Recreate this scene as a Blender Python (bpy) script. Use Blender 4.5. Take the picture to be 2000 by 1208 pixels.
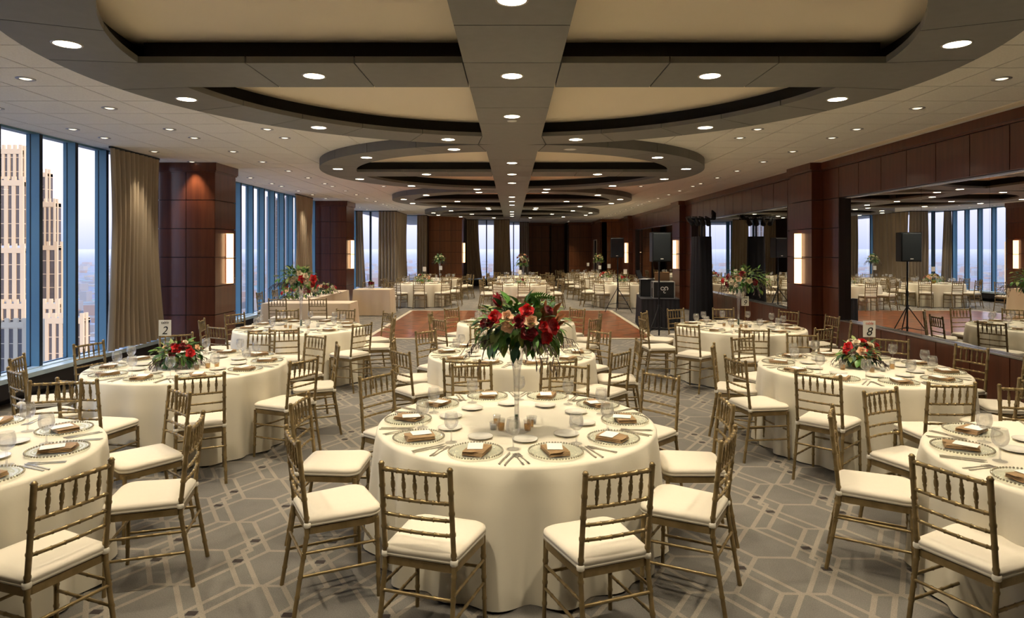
import bpy, math, random
from mathutils import Vector, Matrix
PI = math.pi
R = math.radians
rnd = random.Random(7)
SC = bpy.context.scene
for o in list(bpy.data.objects):
    bpy.data.objects.remove(o, do_unlink=True)
COL = SC.collection

# ------------------------------------------------------------------ camera
EYE = 1.93                 # eye height
F = 1268.0                 # focal length in pixels of the 2000 px wide frame
HOR = 487.0                # horizon row
cd = bpy.data.cameras.new('camera')
cam = bpy.data.objects.new('camera', cd)
COL.objects.link(cam)
cam.location = (0, 0, EYE)
cam.rotation_euler = (PI/2, 0, 0)
cd.sensor_fit = 'HORIZONTAL'
cd.sensor_width = 36
cd.lens = 36*F/2000
cd.shift_y = -(604-HOR)/2000
cd.clip_end = 100000
cd.clip_start = .05
SC.camera = cam

# ------------------------------------------------------------------ world
W = bpy.data.worlds.new('dusk_sky')
SC.world = W
W.use_nodes = True
nt = W.node_tree
bg = nt.nodes['Background']
tc = nt.nodes.new('ShaderNodeTexCoord')
sx = nt.nodes.new('ShaderNodeSeparateXYZ')
rp = nt.nodes.new('ShaderNodeValToRGB')
nt.links.new(tc.outputs['Generated'], sx.inputs[0])
nt.links.new(sx.outputs['Z'], rp.inputs[0])
nt.links.new(rp.outputs[0], bg.inputs[0])
e = rp.color_ramp.elements
e[0].position = 0; e[0].color = (.27, .29, .42, 1)
e[1].position = 1; e[1].color = (.30, .52, 1.0, 1)
for p, c in ((.025, (.34, .345, .45, 1)), (.07, (.47, .44, .50, 1)), (.16, (.53, .55, .62, 1)), (.45, (.42, .58, .90, 1))):
    k = e.new(p); k.color = c
bg.inputs[1].default_value = 2.3

# ------------------------------------------------------------------ sun on the towers (never reaches into the room)
sl = bpy.data.lights.new('sun', 'SUN')
sl.energy = 4.6; sl.color = (1, .70, .40); sl.angle = .02
so = bpy.data.objects.new('sun', sl)
COL.objects.link(so)
so.rotation_euler = Vector((-.80, .52, -.30)).to_track_quat('-Z', 'Y').to_euler()

# ------------------------------------------------------------------ exposure
SC.view_settings.view_transform = 'Standard'
SC.view_settings.look = 'None'
SC.view_settings.gamma = 1
SC.view_settings.use_curve_mapping = False
SC.view_settings.exposure = 0.32
LAMP = 165.0               # W of a ring downlight
LAMP_S = 85.0             # W of a small ceiling downlight
WARM = (1, .85, .62)
try:
    SC.cycles.max_bounces = 10
    SC.cycles.diffuse_bounces = 6
    SC.cycles.glossy_bounces = 5
    SC.cycles.transparent_max_bounces = 24
    SC.cycles.caustics_reflective = False
    SC.cycles.caustics_refractive = False
    SC.cycles.sample_clamp_indirect = 8
except Exception:
    pass

# ================================================================== helpers
def px(x, y, Y):           # a pixel seen at depth Y
    return Vector(((x-1000)*Y/F, Y, EYE-(y-HOR)*Y/F))
def proj(p):
    return 1000+p[0]*F/p[1], HOR+(EYE-p[2])*F/p[1]
def inframe(x, y, z=.5, m=120):
    if y < 1.2: return False
    a, b = proj((x, y, z))
    return -m < a < 2000+m and -200 < b < 1208+m

class MB:
    def __init__(s): s.v = []; s.f = []; s.s = []; s.m = []
    def add(s, vs, fs, smooth=False, mi=0):
        n = len(s.v); s.v += [tuple(v) for v in vs]
        for f in fs:
            s.f.append([i+n for i in f]); s.s.append(smooth); s.m.append(mi)
        return s
    def box(s, x0, x1, y0, y1, z0, z1, mi=0):
        v = [(x, y, z) for z in (z0, z1) for x, y in ((x0, y0), (x1, y0), (x1, y1), (x0, y1))]
        return s.add(v, [(3, 2, 1, 0), (4, 5, 6, 7), (0, 1, 5, 4), (1, 2, 6, 5), (2, 3, 7, 6), (3, 0, 4, 7)], False, mi)
    def bbox(s, x0, x1, y0, y1, z0, z1, b=.01, mi=0):   # box with chamfered vertical and top edges
        def lp(d, z): return [(x0+d, y0+d*0, z) for _ in ()]
        P = []
        for z, d in ((z0, b), (z0+b, 0), (z1-b, 0), (z1, b)):
            xa, xb, ya, yb = x0+d, x1-d, y0+d, y1-d
            P.append([(xa+b, ya, z), (xb-b, ya, z), (xb, ya+b, z), (xb, yb-b, z), (xb-b, yb, z), (xa+b, yb, z), (xa, yb-b, z), (xa, ya+b, z)])
        v = [p for q in P for p in q]
        fs = [tuple(range(7, -1, -1)), tuple(range(24, 32))]
        for k in range(3):
            for i in range(8):
                j = (i+1) % 8
                fs.append((k*8+i, k*8+j, k*8+8+j, k*8+8+i))
        return s.add(v, fs, False, mi)
    def prism(s, poly, z0, z1, mi=0, smooth=False):
        n = len(poly)
        v = [(x, y, z0) for x, y in poly]+[(x, y, z1) for x, y in poly]
        s.add(v, [tuple(range(n-1, -1, -1)), tuple(range(n, 2*n))], False, mi)
        return s.add(v, [(i, (i+1) % n, n+(i+1) % n, n+i) for i in range(n)], smooth, mi)
    def lathe(s, prof, n=16, c=(0, 0, 0), smooth=True, mi=0, a0=0, a1=2*PI, sx=1, sy=1):
        full = abs(a1-a0-2*PI) < 1e-6
        m = n if full else n+1
        v = []
        for r, z in prof:
            for i in range(m):
                a = a0+(a1-a0)*i/n
                v.append((c[0]+r*math.cos(a)*sx, c[1]+r*math.sin(a)*sy, c[2]+z))
        fs = []
        for k in range(len(prof)-1):
            for i in range(n):
                j = (i+1) % m
                fs.append((k*m+i, k*m+j, (k+1)*m+j, (k+1)*m+i))
        return s.add(v, fs, smooth, mi)
    def tube(s, pts, rad, n=8, cap=True, mi=0, smooth=True):
        pts = [Vector(p) for p in pts]
        if not isinstance(rad, (list, tuple)): rad = [rad]*len(pts)
        v = []; up = None
        for i, p in enumerate(pts):
            d = (pts[min(i+1, len(pts)-1)]-pts[max(i-1, 0)]).normalized()
            if up is None: up = Vector((0, 0, 1)) if abs(d.z) < .9 else Vector((1, 0, 0))
            a = d.cross(up).normalized(); b = a.cross(d).normalized(); up = b
            for k in range(n):
                t = 2*PI*k/n
                v.append(p+a*(math.cos(t)*rad[i])+b*(math.sin(t)*rad[i]))
        fs = [(i*n+k, i*n+(k+1) % n, (i+1)*n+(k+1) % n, (i+1)*n+k) for i in range(len(pts)-1) for k in range(n)]
        s.add(v, fs, smooth, mi)
        if cap:
            m = len(pts)-1
            s.add(v, [tuple(range(n-1, -1, -1)), tuple(m*n+k for k in range(n))], False, mi)
        return s
    def bamboo(s, p0, p1, r, gap=.10, r1=None, n=7, mid=None, mi=0):
        p0 = Vector(p0); p1 = Vector(p1)
        if mid is None: L = (p1-p0).length; at = lambda t: p0.lerp(p1, t)
        else:
            mid = Vector(mid); La = (mid-p0).length; Lb = (p1-mid).length; L = La+Lb
            def at(t):
                d = t*L
                # softened knee
                q = p0.lerp(mid, min(d/La, 1)) if d <= La else mid.lerp(p1, (d-La)/Lb)
                return q
        r1 = r if r1 is None else r1
        k = max(1, int(round(L/gap)))
        T = [(0, 1.0)]
        for i in range(1, k):
            t = i/k; d = .007/L
            T += [(t-d*1.5, .95), (t-d*.6, 1.16), (t+d*.6, 1.16), (t+d*1.5, .95)]
        T.append((1, 1.0))
        s.tube([at(t) for t, q in T], [(r+(r1-r)*t)*q for t, q in T], n, True, mi)
        return s
    def ball(s, c, r, n=8, m=5, sc=(1, 1, 1), mi=0):
        v = []; fs = []
        for i in range(m+1):
            t = PI*i/m
            for k in range(n):
                a = 2*PI*k/n
                v.append((c[0]+sc[0]*r*math.sin(t)*math.cos(a), c[1]+sc[1]*r*math.sin(t)*math.sin(a), c[2]+sc[2]*r*math.cos(t)))
        for i in range(m):
            for k in range(n):
                fs.append((i*n+k, (i+1)*n+k, (i+1)*n+(k+1) % n, i*n+(k+1) % n))
        return s.add(v, fs, True, mi)
    def xf(s, M, i0=0):
        for i in range(i0, len(s.v)): s.v[i] = tuple(M @ Vector(s.v[i]))
        return s
    def mesh(s, name, *mats):
        me = bpy.data.meshes.new(name)
        me.from_pydata(s.v, [], s.f)
        for m in mats: me.materials.append(m)
        me.polygons.foreach_set('use_smooth', s.s)
        if len(mats) > 1: me.polygons.foreach_set('material_index', s.m)
        me.update()
        return me

def tag(o, label=None, cat=None, group=None, kind=None):
    if label: o['label'] = label
    if cat: o['category'] = cat
    if group: o['group'] = group
    if kind: o['kind'] = kind
    return o
def ob(name, mesh, parent=None, loc=(0, 0, 0), rot=(0, 0, 0), label=None, cat=None, group=None, kind=None, scale=None):
    o = bpy.data.objects.new(name, mesh)
    COL.objects.link(o)
    o.location = loc; o.rotation_euler = rot
    if scale: o.scale = scale
    if parent: o.parent = parent
    return tag(o, label, cat, group, kind)
def empty(name, loc=(0, 0, 0), rz=0, label=None, cat=None, group=None, kind=None):
    o = ob(name, None, None, loc, (0, 0, rz), label, cat, group, kind)
    o.empty_display_size = .1
    return o
def spawn(proto, name, loc, rz, label, cat, group, scale=None):
    """proto: list of (part name, mesh, [sub-parts]); one object of its own for every part, mesh data shared"""
    t = empty(name, loc, rz, label, cat, group)
    if scale: t.scale = scale
    for p in proto:
        c = ob(p[0], p[1], t)
        for q in (p[2] if len(p) > 2 else []): ob(q[0], q[1], c)
    return t

# ------------------------------------------------------------------ node maths
class S:
    def __init__(s, t, sock): s.t = t; s.k = sock
    def _m(s, op, o=None, o2=None):
        n = s.t.nodes.new('ShaderNodeMath'); n.operation = op
        s.t.links.new(s.k, n.inputs[0])
        for i, q in ((1, o), (2, o2)):
            if q is None: continue
            if isinstance(q, S): s.t.links.new(q.k, n.inputs[i])
            else: n.inputs[i].default_value = q
        return S(s.t, n.outputs[0])
    def __add__(s, o): return s._m('ADD', o)
    def __sub__(s, o): return s._m('SUBTRACT', o)
    def __mul__(s, o): return s._m('MULTIPLY', o)
    def __lt__(s, o): return s._m('LESS_THAN', o)
    def __gt__(s, o): return s._m('GREATER_THAN', o)
    def abs(s): return s._m('ABSOLUTE')
    def pp(s, o): return s._m('PINGPONG', o)
    def wrap(s, hi, lo): return s._m('WRAP', hi, lo)
    def max(s, o): return s._m('MAXIMUM', o)
    def min(s, o): return s._m('MINIMUM', o)

def mat(name, col, rough=.5, metal=0, spec=.5, coat=0, sheen=0, emit=None, es=0, noise=None, bump=None, trans=0, ior=1.45):
    m = bpy.data.materials.new(name); m.use_nodes = True
    t = m.node_tree; b = t.nodes['Principled BSDF']
    b.inputs['Base Color'].default_value = (*col, 1)
    b.inputs['Roughness'].default_value = rough
    b.inputs['Metallic'].default_value = metal
    b.inputs['Specular IOR Level'].default_value = spec
    b.inputs['Coat Weight'].default_value = coat
    b.inputs['Coat Roughness'].default_value = .15
    b.inputs['Sheen Weight'].default_value = sheen
    b.inputs['Transmission Weight'].default_value = trans
    b.inputs['IOR'].default_value = ior
    if emit:
        b.inputs['Emission Color'].default_value = (*emit, 1); b.inputs['Emission Strength'].default_value = es
    if noise or bump:
        c = t.nodes.new('ShaderNodeTexCoord'); mp = t.nodes.new('ShaderNodeMapping')
        t.links.new(c.outputs['Object'], mp.inputs[0])
    if noise:                       # (scale xyz, second colour, detail)
        mp.inputs['Scale'].default_value = noise[0]
        n = t.nodes.new('ShaderNodeTexNoise'); n.inputs['Scale'].default_value = 1; n.inputs['Detail'].default_value = 4
        t.links.new(mp.outputs[0], n.inputs[0])
        mx = t.nodes.new('ShaderNodeMix'); mx.data_type = 'RGBA'
        mr = t.nodes.new('ShaderNodeMapRange'); mr.inputs[1].default_value = .35; mr.inputs[2].default_value = .65
        t.links.new(n.outputs[0], mr.inputs[0]); t.links.new(mr.outputs[0], mx.inputs[0])
        mx.inputs[6].default_value = (*col, 1); mx.inputs[7].default_value = (*noise[1], 1)
        t.links.new(mx.outputs[2], b.inputs['Base Color'])
    if bump:
        n2 = t.nodes.new('ShaderNodeTexNoise'); n2.inputs['Scale'].default_value = bump[0]; n2.inputs['Detail'].default_value = 3
        t.links.new(c.outputs['Object'], n2.inputs[0])
        bp = t.nodes.new('ShaderNodeBump'); bp.inputs['Strength'].default_value = bump[1]; bp.inputs['Distance'].default_value = .01
        t.links.new(n2.outputs[0], bp.inputs['Height']); t.links.new(bp.outputs[0], b.inputs['Normal'])
    return m
def glass(name, col=(1, 1, 1), ior=1.45, rough=0.0, body=.0, refr=.0):
    """thin clear glass: lets light straight through, mirrors by Fresnel"""
    m = bpy.data.materials.new(name); m.use_nodes = True
    t = m.node_tree; t.nodes.clear()
    o = t.nodes.new('ShaderNodeOutputMaterial'); mx = t.nodes.new('ShaderNodeMixShader')
    fr = t.nodes.new('ShaderNodeFresnel'); fr.inputs[0].default_value = ior
    tr = t.nodes.new('ShaderNodeBsdfTransparent'); tr.inputs[0].default_value = (*col, 1)
    gl = t.nodes.new('ShaderNodeBsdfGlossy'); gl.inputs['Roughness'].default_value = rough
    ge = t.nodes.new('ShaderNodeNewGeometry')          # only the outer faces mirror, as on a real thin wall of glass
    f2 = S(t, fr.outputs[0])*(S(t, ge.outputs['Backfacing'])*-1.0+1.0)
    t.links.new(f2.k, mx.inputs[0]); t.links.new(tr.outputs[0], mx.inputs[1]); t.links.new(gl.outputs[0], mx.inputs[2])
    last = mx.outputs[0]
    if refr:
        gg = t.nodes.new('ShaderNodeBsdfGlass'); gg.inputs['IOR'].default_value = ior; gg.inputs[0].default_value = (*col, 1)
        m3 = t.nodes.new('ShaderNodeMixShader'); m3.inputs[0].default_value = refr
        t.links.new(last, m3.inputs[1]); t.links.new(gg.outputs[0], m3.inputs[2]); last = m3.outputs[0]
    if body:
        df = t.nodes.new('ShaderNodeBsdfDiffuse'); df.inputs[0].default_value = (.9, .92, .9, 1)
        m2 = t.nodes.new('ShaderNodeMixShader'); m2.inputs[0].default_value = body
        t.links.new(last, m2.inputs[1]); t.links.new(df.outputs[0], m2.inputs[2]); last = m2.outputs[0]
    t.links.new(last, o.inputs[0])
    return m

# ------------------------------------------------------------------ materials
M = {}
M['tile'] = mat('acoustic_tile', (.86, .82, .75), .95, noise=((60, 60, 60), (.79, .75, .68)), bump=(180, .25))
M['seam'] = mat('ceiling_seam', (.012, .011, .01), .9)
M['soffit'] = mat('soffit_paint', (.15, .145, .132), .5, noise=((9, 9, 9), (.14, .135, .122)))
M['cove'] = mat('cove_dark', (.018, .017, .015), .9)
M['cream'] = mat('coffer_cream', (.88, .76, .58), .9)
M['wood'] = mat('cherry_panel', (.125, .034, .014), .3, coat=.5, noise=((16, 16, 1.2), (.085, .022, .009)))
M['wood_far'] = mat('cherry_panel_far_lit', (.25, .085, .028), .4, coat=.2, noise=((16, 16, 1.2), (.19, .062, .02)))  # same cherry, lightened to stand for lamp light on the far walls
M['wooddark'] = mat('cherry_backing', (.02, .007, .004), .6)
M['mullion'] = mat('mullion_dusk_lit_blue', (.13, .27, .36), .45, metal=.1)  # blue of the dusk skylight is painted into this colour
M['mullion_dark'] = mat('mullion_gasket_and_shade', (.012, .02, .03), .6)  # gasket black, also used as painted shade on the fin fronts
M['sill'] = mat('window_sill_stone', (.55, .66, .72), .25, noise=((3, 3, 3), (.42, .55, .63)))
M['bench'] = mat('bench_dark', (.022, .018, .017), .6)
M['glass'] = glass('window_glass', (.97, .98, 1), 1.25)
M['clear'] = glass('clear_glass', (1, 1, 1), 1.55, 0, .045, .15)
M['charger'] = glass('charger_glass', (.93, .95, .92), 1.5, .02, .06)
M['amber'] = glass('amber_glass', (.85, .62, .22), 1.5, .02, .12)
M['bead'] = mat('charger_beads', (.55, .50, .38), .25, metal=.6)
M['mirror'] = mat('mirror_silver', (.86, .88, .88), .0, metal=1)
M['chrome'] = mat('mirror_trim_steel', (.62, .64, .66), .25, metal=1)
M['cloth'] = mat('ivory_linen', (.80, .745, .61), .75, sheen=.15, bump=(70, .03))
M['tancloth'] = mat('champagne_linen', (.66, .53, .37), .7, sheen=.15)
M['gold'] = mat('chair_gold', (.31, .225, .105), .34, metal=.5, coat=.2, noise=((14, 14, 14), (.21, .15, .065)))
M['cushion'] = mat('cushion_ivory', (.70, .64, .53), .75, sheen=.1, bump=(40, .04))
M['tie'] = mat('cushion_tie', (.86, .81, .70), .8)
M['napkin'] = mat('napkin_copper', (.40, .25, .11), .5, sheen=.2, noise=((30, 30, 30), (.30, .18, .075)))
M['card'] = mat('card_white', (.88, .86, .82), .6)
M['ink'] = mat('ink_black', (.02, .02, .025), .6)
M['inkred'] = mat('ink_rose', (.62, .16, .12), .6)
M['plate'] = mat('white_china', (.82, .80, .72), .18, coat=.4)
M['steel'] = mat('flatware_steel', (.66, .62, .53), .32, metal=.8)
M['curtain'] = mat('curtain_taupe_satin', (.37, .295, .21), .4, sheen=.3, noise=((3, 3, .4), (.29, .225, .155)))
M['sconce'] = mat('sconce_alabaster', (.9, .7, .45), .5, emit=(1, .60, .30), es=2.6)
M['lens'] = mat('lamp_lens', (1, .95, .85), .4, emit=(1, .88, .64), es=16)
M['lens_s'] = mat('small_lamp_lens', (.9, .88, .8), .3, emit=(1, .86, .62), es=1.3)
M['lens_off'] = mat('lamp_lens_off', (.75, .74, .70), .4)
M['ringwhite'] = mat('lamp_trim', (.42, .38, .32), .35, metal=.4)
M['ringmetal'] = mat('eyeball_trim', (.35, .34, .33), .3, metal=.8)
M['black'] = mat('black_plastic', (.012, .014, .017), .45)
M['grille'] = mat('speaker_grille', (.010, .016, .022), .6, bump=(400, .4))
M['blackcloth'] = mat('black_drape', (.012, .012, .017), .7)
M['blackmetal'] = mat('black_metal', (.014, .015, .017), .35, metal=.5)
M['white'] = mat('white_print', (.8, .8, .78), .5)
M['parquet'] = mat('parquet_cherry', (.30, .085, .025), .28, coat=.3, noise=((3.5, 7, 8), (.035, .008, .003)))
M['edge'] = mat('dance_floor_trim', (.62, .56, .44), .4, metal=.2)
M['red'] = mat('rose_red', (.64, .008, .012), .5, sheen=.3)
M['wine'] = mat('rose_burgundy', (.30, .006, .016), .5, sheen=.3)
M['blush'] = mat('rose_blush', (.92, .68, .48), .5, sheen=.2)
M['ivory'] = mat('rose_ivory', (.84, .74, .58), .5, sheen=.2)
M['copper'] = mat('dried_copper_leaf', (.34, .13, .045), .6)
M['leaf'] = mat('leaf_green', (.075, .21, .035), .42, noise=((9, 9, 9), (.12, .27, .05)))
M['leafd'] = mat('leaf_dark', (.028, .085, .03), .45)
M['leafl'] = mat('leaf_lime', (.20, .26, .06), .5)
M['twig'] = mat('willow_twig', (.05, .028, .02), .7)
M['brass'] = mat('brass_bowl', (.70, .50, .12), .2, metal=.9)
M['laptop'] = mat('laptop_alu', (.5, .52, .55), .35, metal=.8)
M['ply'] = mat('birch_lid', (.22, .12, .05), .6)
M['cwall'] = mat('tower_limestone', (.56, .45, .31), .8)
M['cwin'] = mat('tower_glass', (.10, .085, .08), .25)
M['cgrey'] = mat('tower_concrete', (.20, .21, .24), .8)
M['cbrick'] = mat('tower_rose_brick', (.24, .17, .14), .85)
M['cpale'] = mat('pale_roofs', (.26, .25, .24), .85)

def carpet():
    m = bpy.data.materials.new('carpet_lattice'); m.use_nodes = True
    t = m.node_tree; b = t.nodes['Principled BSDF']
    c = t.nodes.new('ShaderNodeTexCoord'); s = t.nodes.new('ShaderNodeSeparateXYZ')
    t.links.new(c.outputs['Object'], s.inputs[0])
    X = S(t, s.outputs['X']); Y = S(t, s.outputs['Y'])
    P, Q = .5135, .8555
    a = (X+(2.21+40*P)).wrap(P/2, -P/2).abs()
    w = (Y+X*.0285-4.962+Q*40).wrap(Q/2, -Q/2).abs()
    q = w*-.628+.085
    l1 = ((a-q).abs()-.056).abs() < .017
    l2 = ((a+q).abs()-.056).abs() < .017
    hz = ((w < .013).max(w > (Q/2-.013)))*(a > .125)
    line = l1.max(l2).max(hz)
    dark = (a < .029)*((w-.138).abs() < .022)
    n = t.nodes.new('ShaderNodeTexNoise'); n.inputs['Scale'].default_value = 2.2; n.inputs['Detail'].default_value = 6; n.inputs['Roughness'].default_value = .7
    t.links.new(c.outputs['Object'], n.inputs[0])
    n2 = t.nodes.new('ShaderNodeTexNoise'); n2.inputs['Scale'].default_value = 160; n2.inputs['Detail'].default_value = 2
    t.links.new(c.outputs['Object'], n2.inputs[0])
    v = S(t, n.outputs[0])*.7+S(t, n2.outputs[0])*.9+.2
    def mix(f, A, B):
        x = t.nodes.new('ShaderNodeMix'); x.data_type = 'RGBA'
        if isinstance(f, S): t.links.new(f.k, x.inputs[0])
        else: x.inputs[0].default_value = f
        for i, q_ in ((6, A), (7, B)):
            if isinstance(q_, tuple): x.inputs[i].default_value = (*q_, 1)
            else: t.links.new(q_, x.inputs[i])
        return x.outputs[2]
    base = mix(line, (.140, .130, .117), (.235, .208, .17))
    base = mix(dark, base, (.03, .022, .02))
    mm = t.nodes.new('ShaderNodeMix'); mm.data_type = 'RGBA'; mm.blend_type = 'MULTIPLY'; mm.inputs[0].default_value = 1
    cb = t.nodes.new('ShaderNodeCombineColor')
    for i in range(3): t.links.new(v.k, cb.inputs[i])
    t.links.new(base, mm.inputs[6]); t.links.new(cb.outputs[0], mm.inputs[7])
    t.links.new(mm.outputs[2], b.inputs['Base Color'])
    b.inputs['Roughness'].default_value = .95; b.inputs['Specular IOR Level'].default_value = .15
    b.inputs['Sheen Weight'].default_value = .12
    bp = t.nodes.new('ShaderNodeBump'); bp.inputs['Strength'].default_value = .35; bp.inputs['Distance'].default_value = .006
    t.links.new(n2.outputs[0], bp.inputs['Height']); t.links.new(bp.outputs[0], b.inputs['Normal'])
    return m
M['carpet'] = carpet()

def city_ground():
    m = bpy.data.materials.new('city_ground'); m.use_nodes = True
    t = m.node_tree; b = t.nodes['Principled BSDF']
    c = t.nodes.new('ShaderNodeTexCoord')
    def vor(sc, feat='F1'):
        v = t.nodes.new('ShaderNodeTexVoronoi'); v.inputs['Scale'].default_value = sc
        t.links.new(c.outputs['Object'], v.inputs[0]); return v
    n = t.nodes.new('ShaderNodeTexNoise'); n.inputs['Scale'].default_value = .004; n.inputs['Detail'].default_value = 12; n.inputs['Roughness'].default_value = .75
    t.links.new(c.outputs['Object'], n.inputs[0])
    r = t.nodes.new('ShaderNodeValToRGB'); t.links.new(n.outputs[0], r.inputs[0])
    e = r.color_ramp.elements
    e[0].position = .36; e[0].color = (.03, .042, .055, 1); e[1].position = .66; e[1].color = (.26, .21, .21, 1)
    k = e.new(.48); k.color = (.085, .10, .12, 1)
    v = vor(.02)
    mx = t.nodes.new('ShaderNodeMix'); mx.data_type = 'RGBA'; mx.inputs[0].default_value = .16
    t.links.new(r.outputs[0], mx.inputs[6]); t.links.new(v.outputs['Color'], mx.inputs[7])
    mx2 = t.nodes.new('ShaderNodeMix'); mx2.data_type = 'RGBA'; mx2.blend_type = 'MULTIPLY'; mx2.inputs[0].default_value = 1
    t.links.new(mx.outputs[2], mx2.inputs[6]); mx2.inputs[7].default_value = (.95, .95, 1, 1)
    t.links.new(mx2.outputs[2], b.inputs['Base Color']); b.inputs['Roughness'].default_value = .9
    return m
M['city'] = city_ground()

# ================================================================== the setting
CEIL = EYE+1.55            # tile plane
SOF = EYE+1.41             # underside of the soffit rings
COFF = SOF+.19             # cream coffer plane
XL, XR = -6.36, 5.58       # window plane, right panel face
XM = 5.68                  # mirror plane
RO, RI = 3.477, 2.85       # soffit ring radii
RINGS = [5.28+6.94*k for k in range(4)]
HB = .372                  # half width of the soffit beams

def structure(name, mb, *ms):
    return ob(name, mb.mesh(name, *ms), kind='structure')
structure('floor', MB().box(XL-.5, 6.4, -3, 43, -.3, 0), M['carpet'])

# ---- ceiling: backing slab with the acoustic tiles as pieces of their own
ceiling = structure('ceiling', MB().box(XL-.5, 6.4, -3, 43, COFF+.03, COFF+.3), M['seam'])
TS = .6217
tiles = []
xl = [.38+TS*k for k in range(0, 11)]
xg = [(-b_, -a_) for a_, b_ in zip(xl[:-1], xl[1:])]+[(-.38, .38)]+[(a_, min(b_, XR+.02)) for a_, b_ in zip(xl[:-1], xl[1:]) if a_ < XR]
def clip(poly, nx, ny, d):        # keep nx*x+ny*y >= d
    out = []
    for i in range(len(poly)):
        a, b = poly[i-1], poly[i]
        da, db = nx*a[0]+ny*a[1]-d, nx*b[0]+ny*b[1]-d
        if (da >= 0) != (db >= 0):
            t = da/(da-db); out.append((a[0]+(b[0]-a[0])*t, a[1]+(b[1]-a[1])*t))
        if db >= 0: out.append(b)
    return out
g = .0065
for i in range(len(xg)):
    for j in range(-3, 62):
        x0, x1 = xg[i][0]+g, xg[i][1]-g
        y0 = 4.926+TS*(j-3)+g; y1 = y0+TS-2*g
        if y0 > 41: continue
        p = [(x0, y0), (x1, y0), (x1, y1), (x0, y1)]
        cx, cy = (x0+x1)/2, (y0+y1)/2
        for rc in [RINGS[0]-6.94]+RINGS:
            if not p: break
            dx, dy = cx, cy-rc; L = math.hypot(dx, dy)
            if L < RO+.5: p = clip(p, dx/L, dy/L, 3.25+rc*dy/L)
        if len(p) < 3: continue
        vis = y0 > 3.2 and any(-20 < proj((q[0], q[1], CEIL))[0] < 2020 and proj((q[0], q[1], CEIL))[1] > -10 for q in p)
        hid = any(math.hypot(cx, cy-rc) < RO-.25 for rc in RINGS)
        tiles.append((not vis or hid, y0, p, x0, y0))
tiles.sort(key=lambda q: (q[0], q[1]))
rest = MB(); full = None
for n, (h, _, p, x0, y0) in enumerate(tiles):
    if n < 300 and not h:
        if len(p) == 4 and abs((p[2][0]-p[0][0])-(TS-2*g)) < 1e-6 and abs((p[2][1]-p[0][1])-(TS-2*g)) < 1e-6:
            if full is None: full = MB().prism([(0, 0), (TS-2*g, 0), (TS-2*g, TS-2*g), (0, TS-2*g)], CEIL, CEIL+.02).mesh('ceiling_tile', M['tile'])
            ob('ceiling_tile', full, ceiling, (x0, y0, 0))
        else:
            ob('ceiling_tile', MB().prism([(a-x0, b-y0) for a, b in p], CEIL, CEIL+.02).mesh('ceiling_tile', M['tile']), ceiling, (x0, y0, 0))
    else: rest.prism(p, CEIL, CEIL+.02)
ob('ceiling_tile_field', rest.mesh('ceiling_tile_field', M['tile']), ceiling, kind='stuff')

# ---- soffit rings with beams
gp = .005
def sector(r0, r1, a0, a1, prof, n=5):
    """L-shaped ring segment: prof = (r,z) loop"""
    mb = MB(); v = []; k = len(prof)
    for i in range(n+1):
        a = a0+(a1-a0)*i/n
        for r, z in prof: v.append((r*math.cos(a), r*math.sin(a), z))
    fs = [tuple(range(k)), tuple(n*k+i for i in range(k-1, -1, -1))]
    for i in range(n):
        for q in range(k):
            fs.append((i*k+q, (i+1)*k+q, (i+1)*k+(q+1) % k, i*k+(q+1) % k))
    return mb.add(v, fs)
ringprof = [(RI, 0), (RI, .05), (RI+.12, .05), (RI+.12, CEIL-SOF+.02), (RO, CEIL-SOF+.02), (RO, 0)]
da = gp/3.1
seg = sector(RI, RO, -R(7.5)+da, R(7.5)-da, ringprof).mesh('soffit_panel', M['soffit'])
def beam_panel(L):                # long panel along x, lips both sides
    mb = MB(); h = HB-gp
    pr = [(-h, 0), (h, 0), (h, .05), (h-.12, .05), (h-.12, COFF-SOF), (-h+.12, COFF-SOF), (-h+.12, .05), (-h, .05)]
    v = [(x, y, z) for x in (gp, L-gp) for y, z in pr]
    k = len(pr)
    fs = [tuple(range(k-1, -1, -1)), tuple(range(k, 2*k))]+[(i, (i+1) % k, k+(i+1) % k, k+i) for i in range(k)]
    return mb.add(v, fs).mesh('soffit_panel', M['soffit'])
cuts = [HB, 1.195, 2.02, RI+.004]
bp = [beam_panel(cuts[i+1]-cuts[i]) for i in range(3)]
mid = MB().box(-HB+gp, HB-gp, -HB+gp, HB-gp, 0, COFF-SOF).mesh('soffit_panel', M['soffit'])
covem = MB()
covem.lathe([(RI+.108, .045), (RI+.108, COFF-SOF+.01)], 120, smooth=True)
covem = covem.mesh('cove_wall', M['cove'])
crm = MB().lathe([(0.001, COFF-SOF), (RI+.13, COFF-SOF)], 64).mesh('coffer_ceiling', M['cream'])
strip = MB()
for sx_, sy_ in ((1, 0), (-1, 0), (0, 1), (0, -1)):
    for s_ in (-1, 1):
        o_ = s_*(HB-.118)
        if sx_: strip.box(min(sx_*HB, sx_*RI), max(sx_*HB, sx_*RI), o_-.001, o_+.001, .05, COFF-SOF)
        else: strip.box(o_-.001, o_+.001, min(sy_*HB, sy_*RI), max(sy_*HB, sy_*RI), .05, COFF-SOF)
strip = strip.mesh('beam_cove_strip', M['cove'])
lamp_trim = MB().lathe([(.082, .0), (.082, -.004), (.096, -.004), (.098, .0)], 20).mesh('lamp_trim', M['ringwhite'])
lamp_lens = MB().lathe([(.001, -.002), (.082, -.002)], 20, smooth=False).mesh('lamp_lens', M['lens'])
lamp_lens_off = MB().lathe([(.001, -.002), (.082, -.002)], 20, smooth=False).mesh('lamp_lens', M['lens_off'])
spot = bpy.data.lights.new('downlight_beam', 'SPOT')
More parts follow.
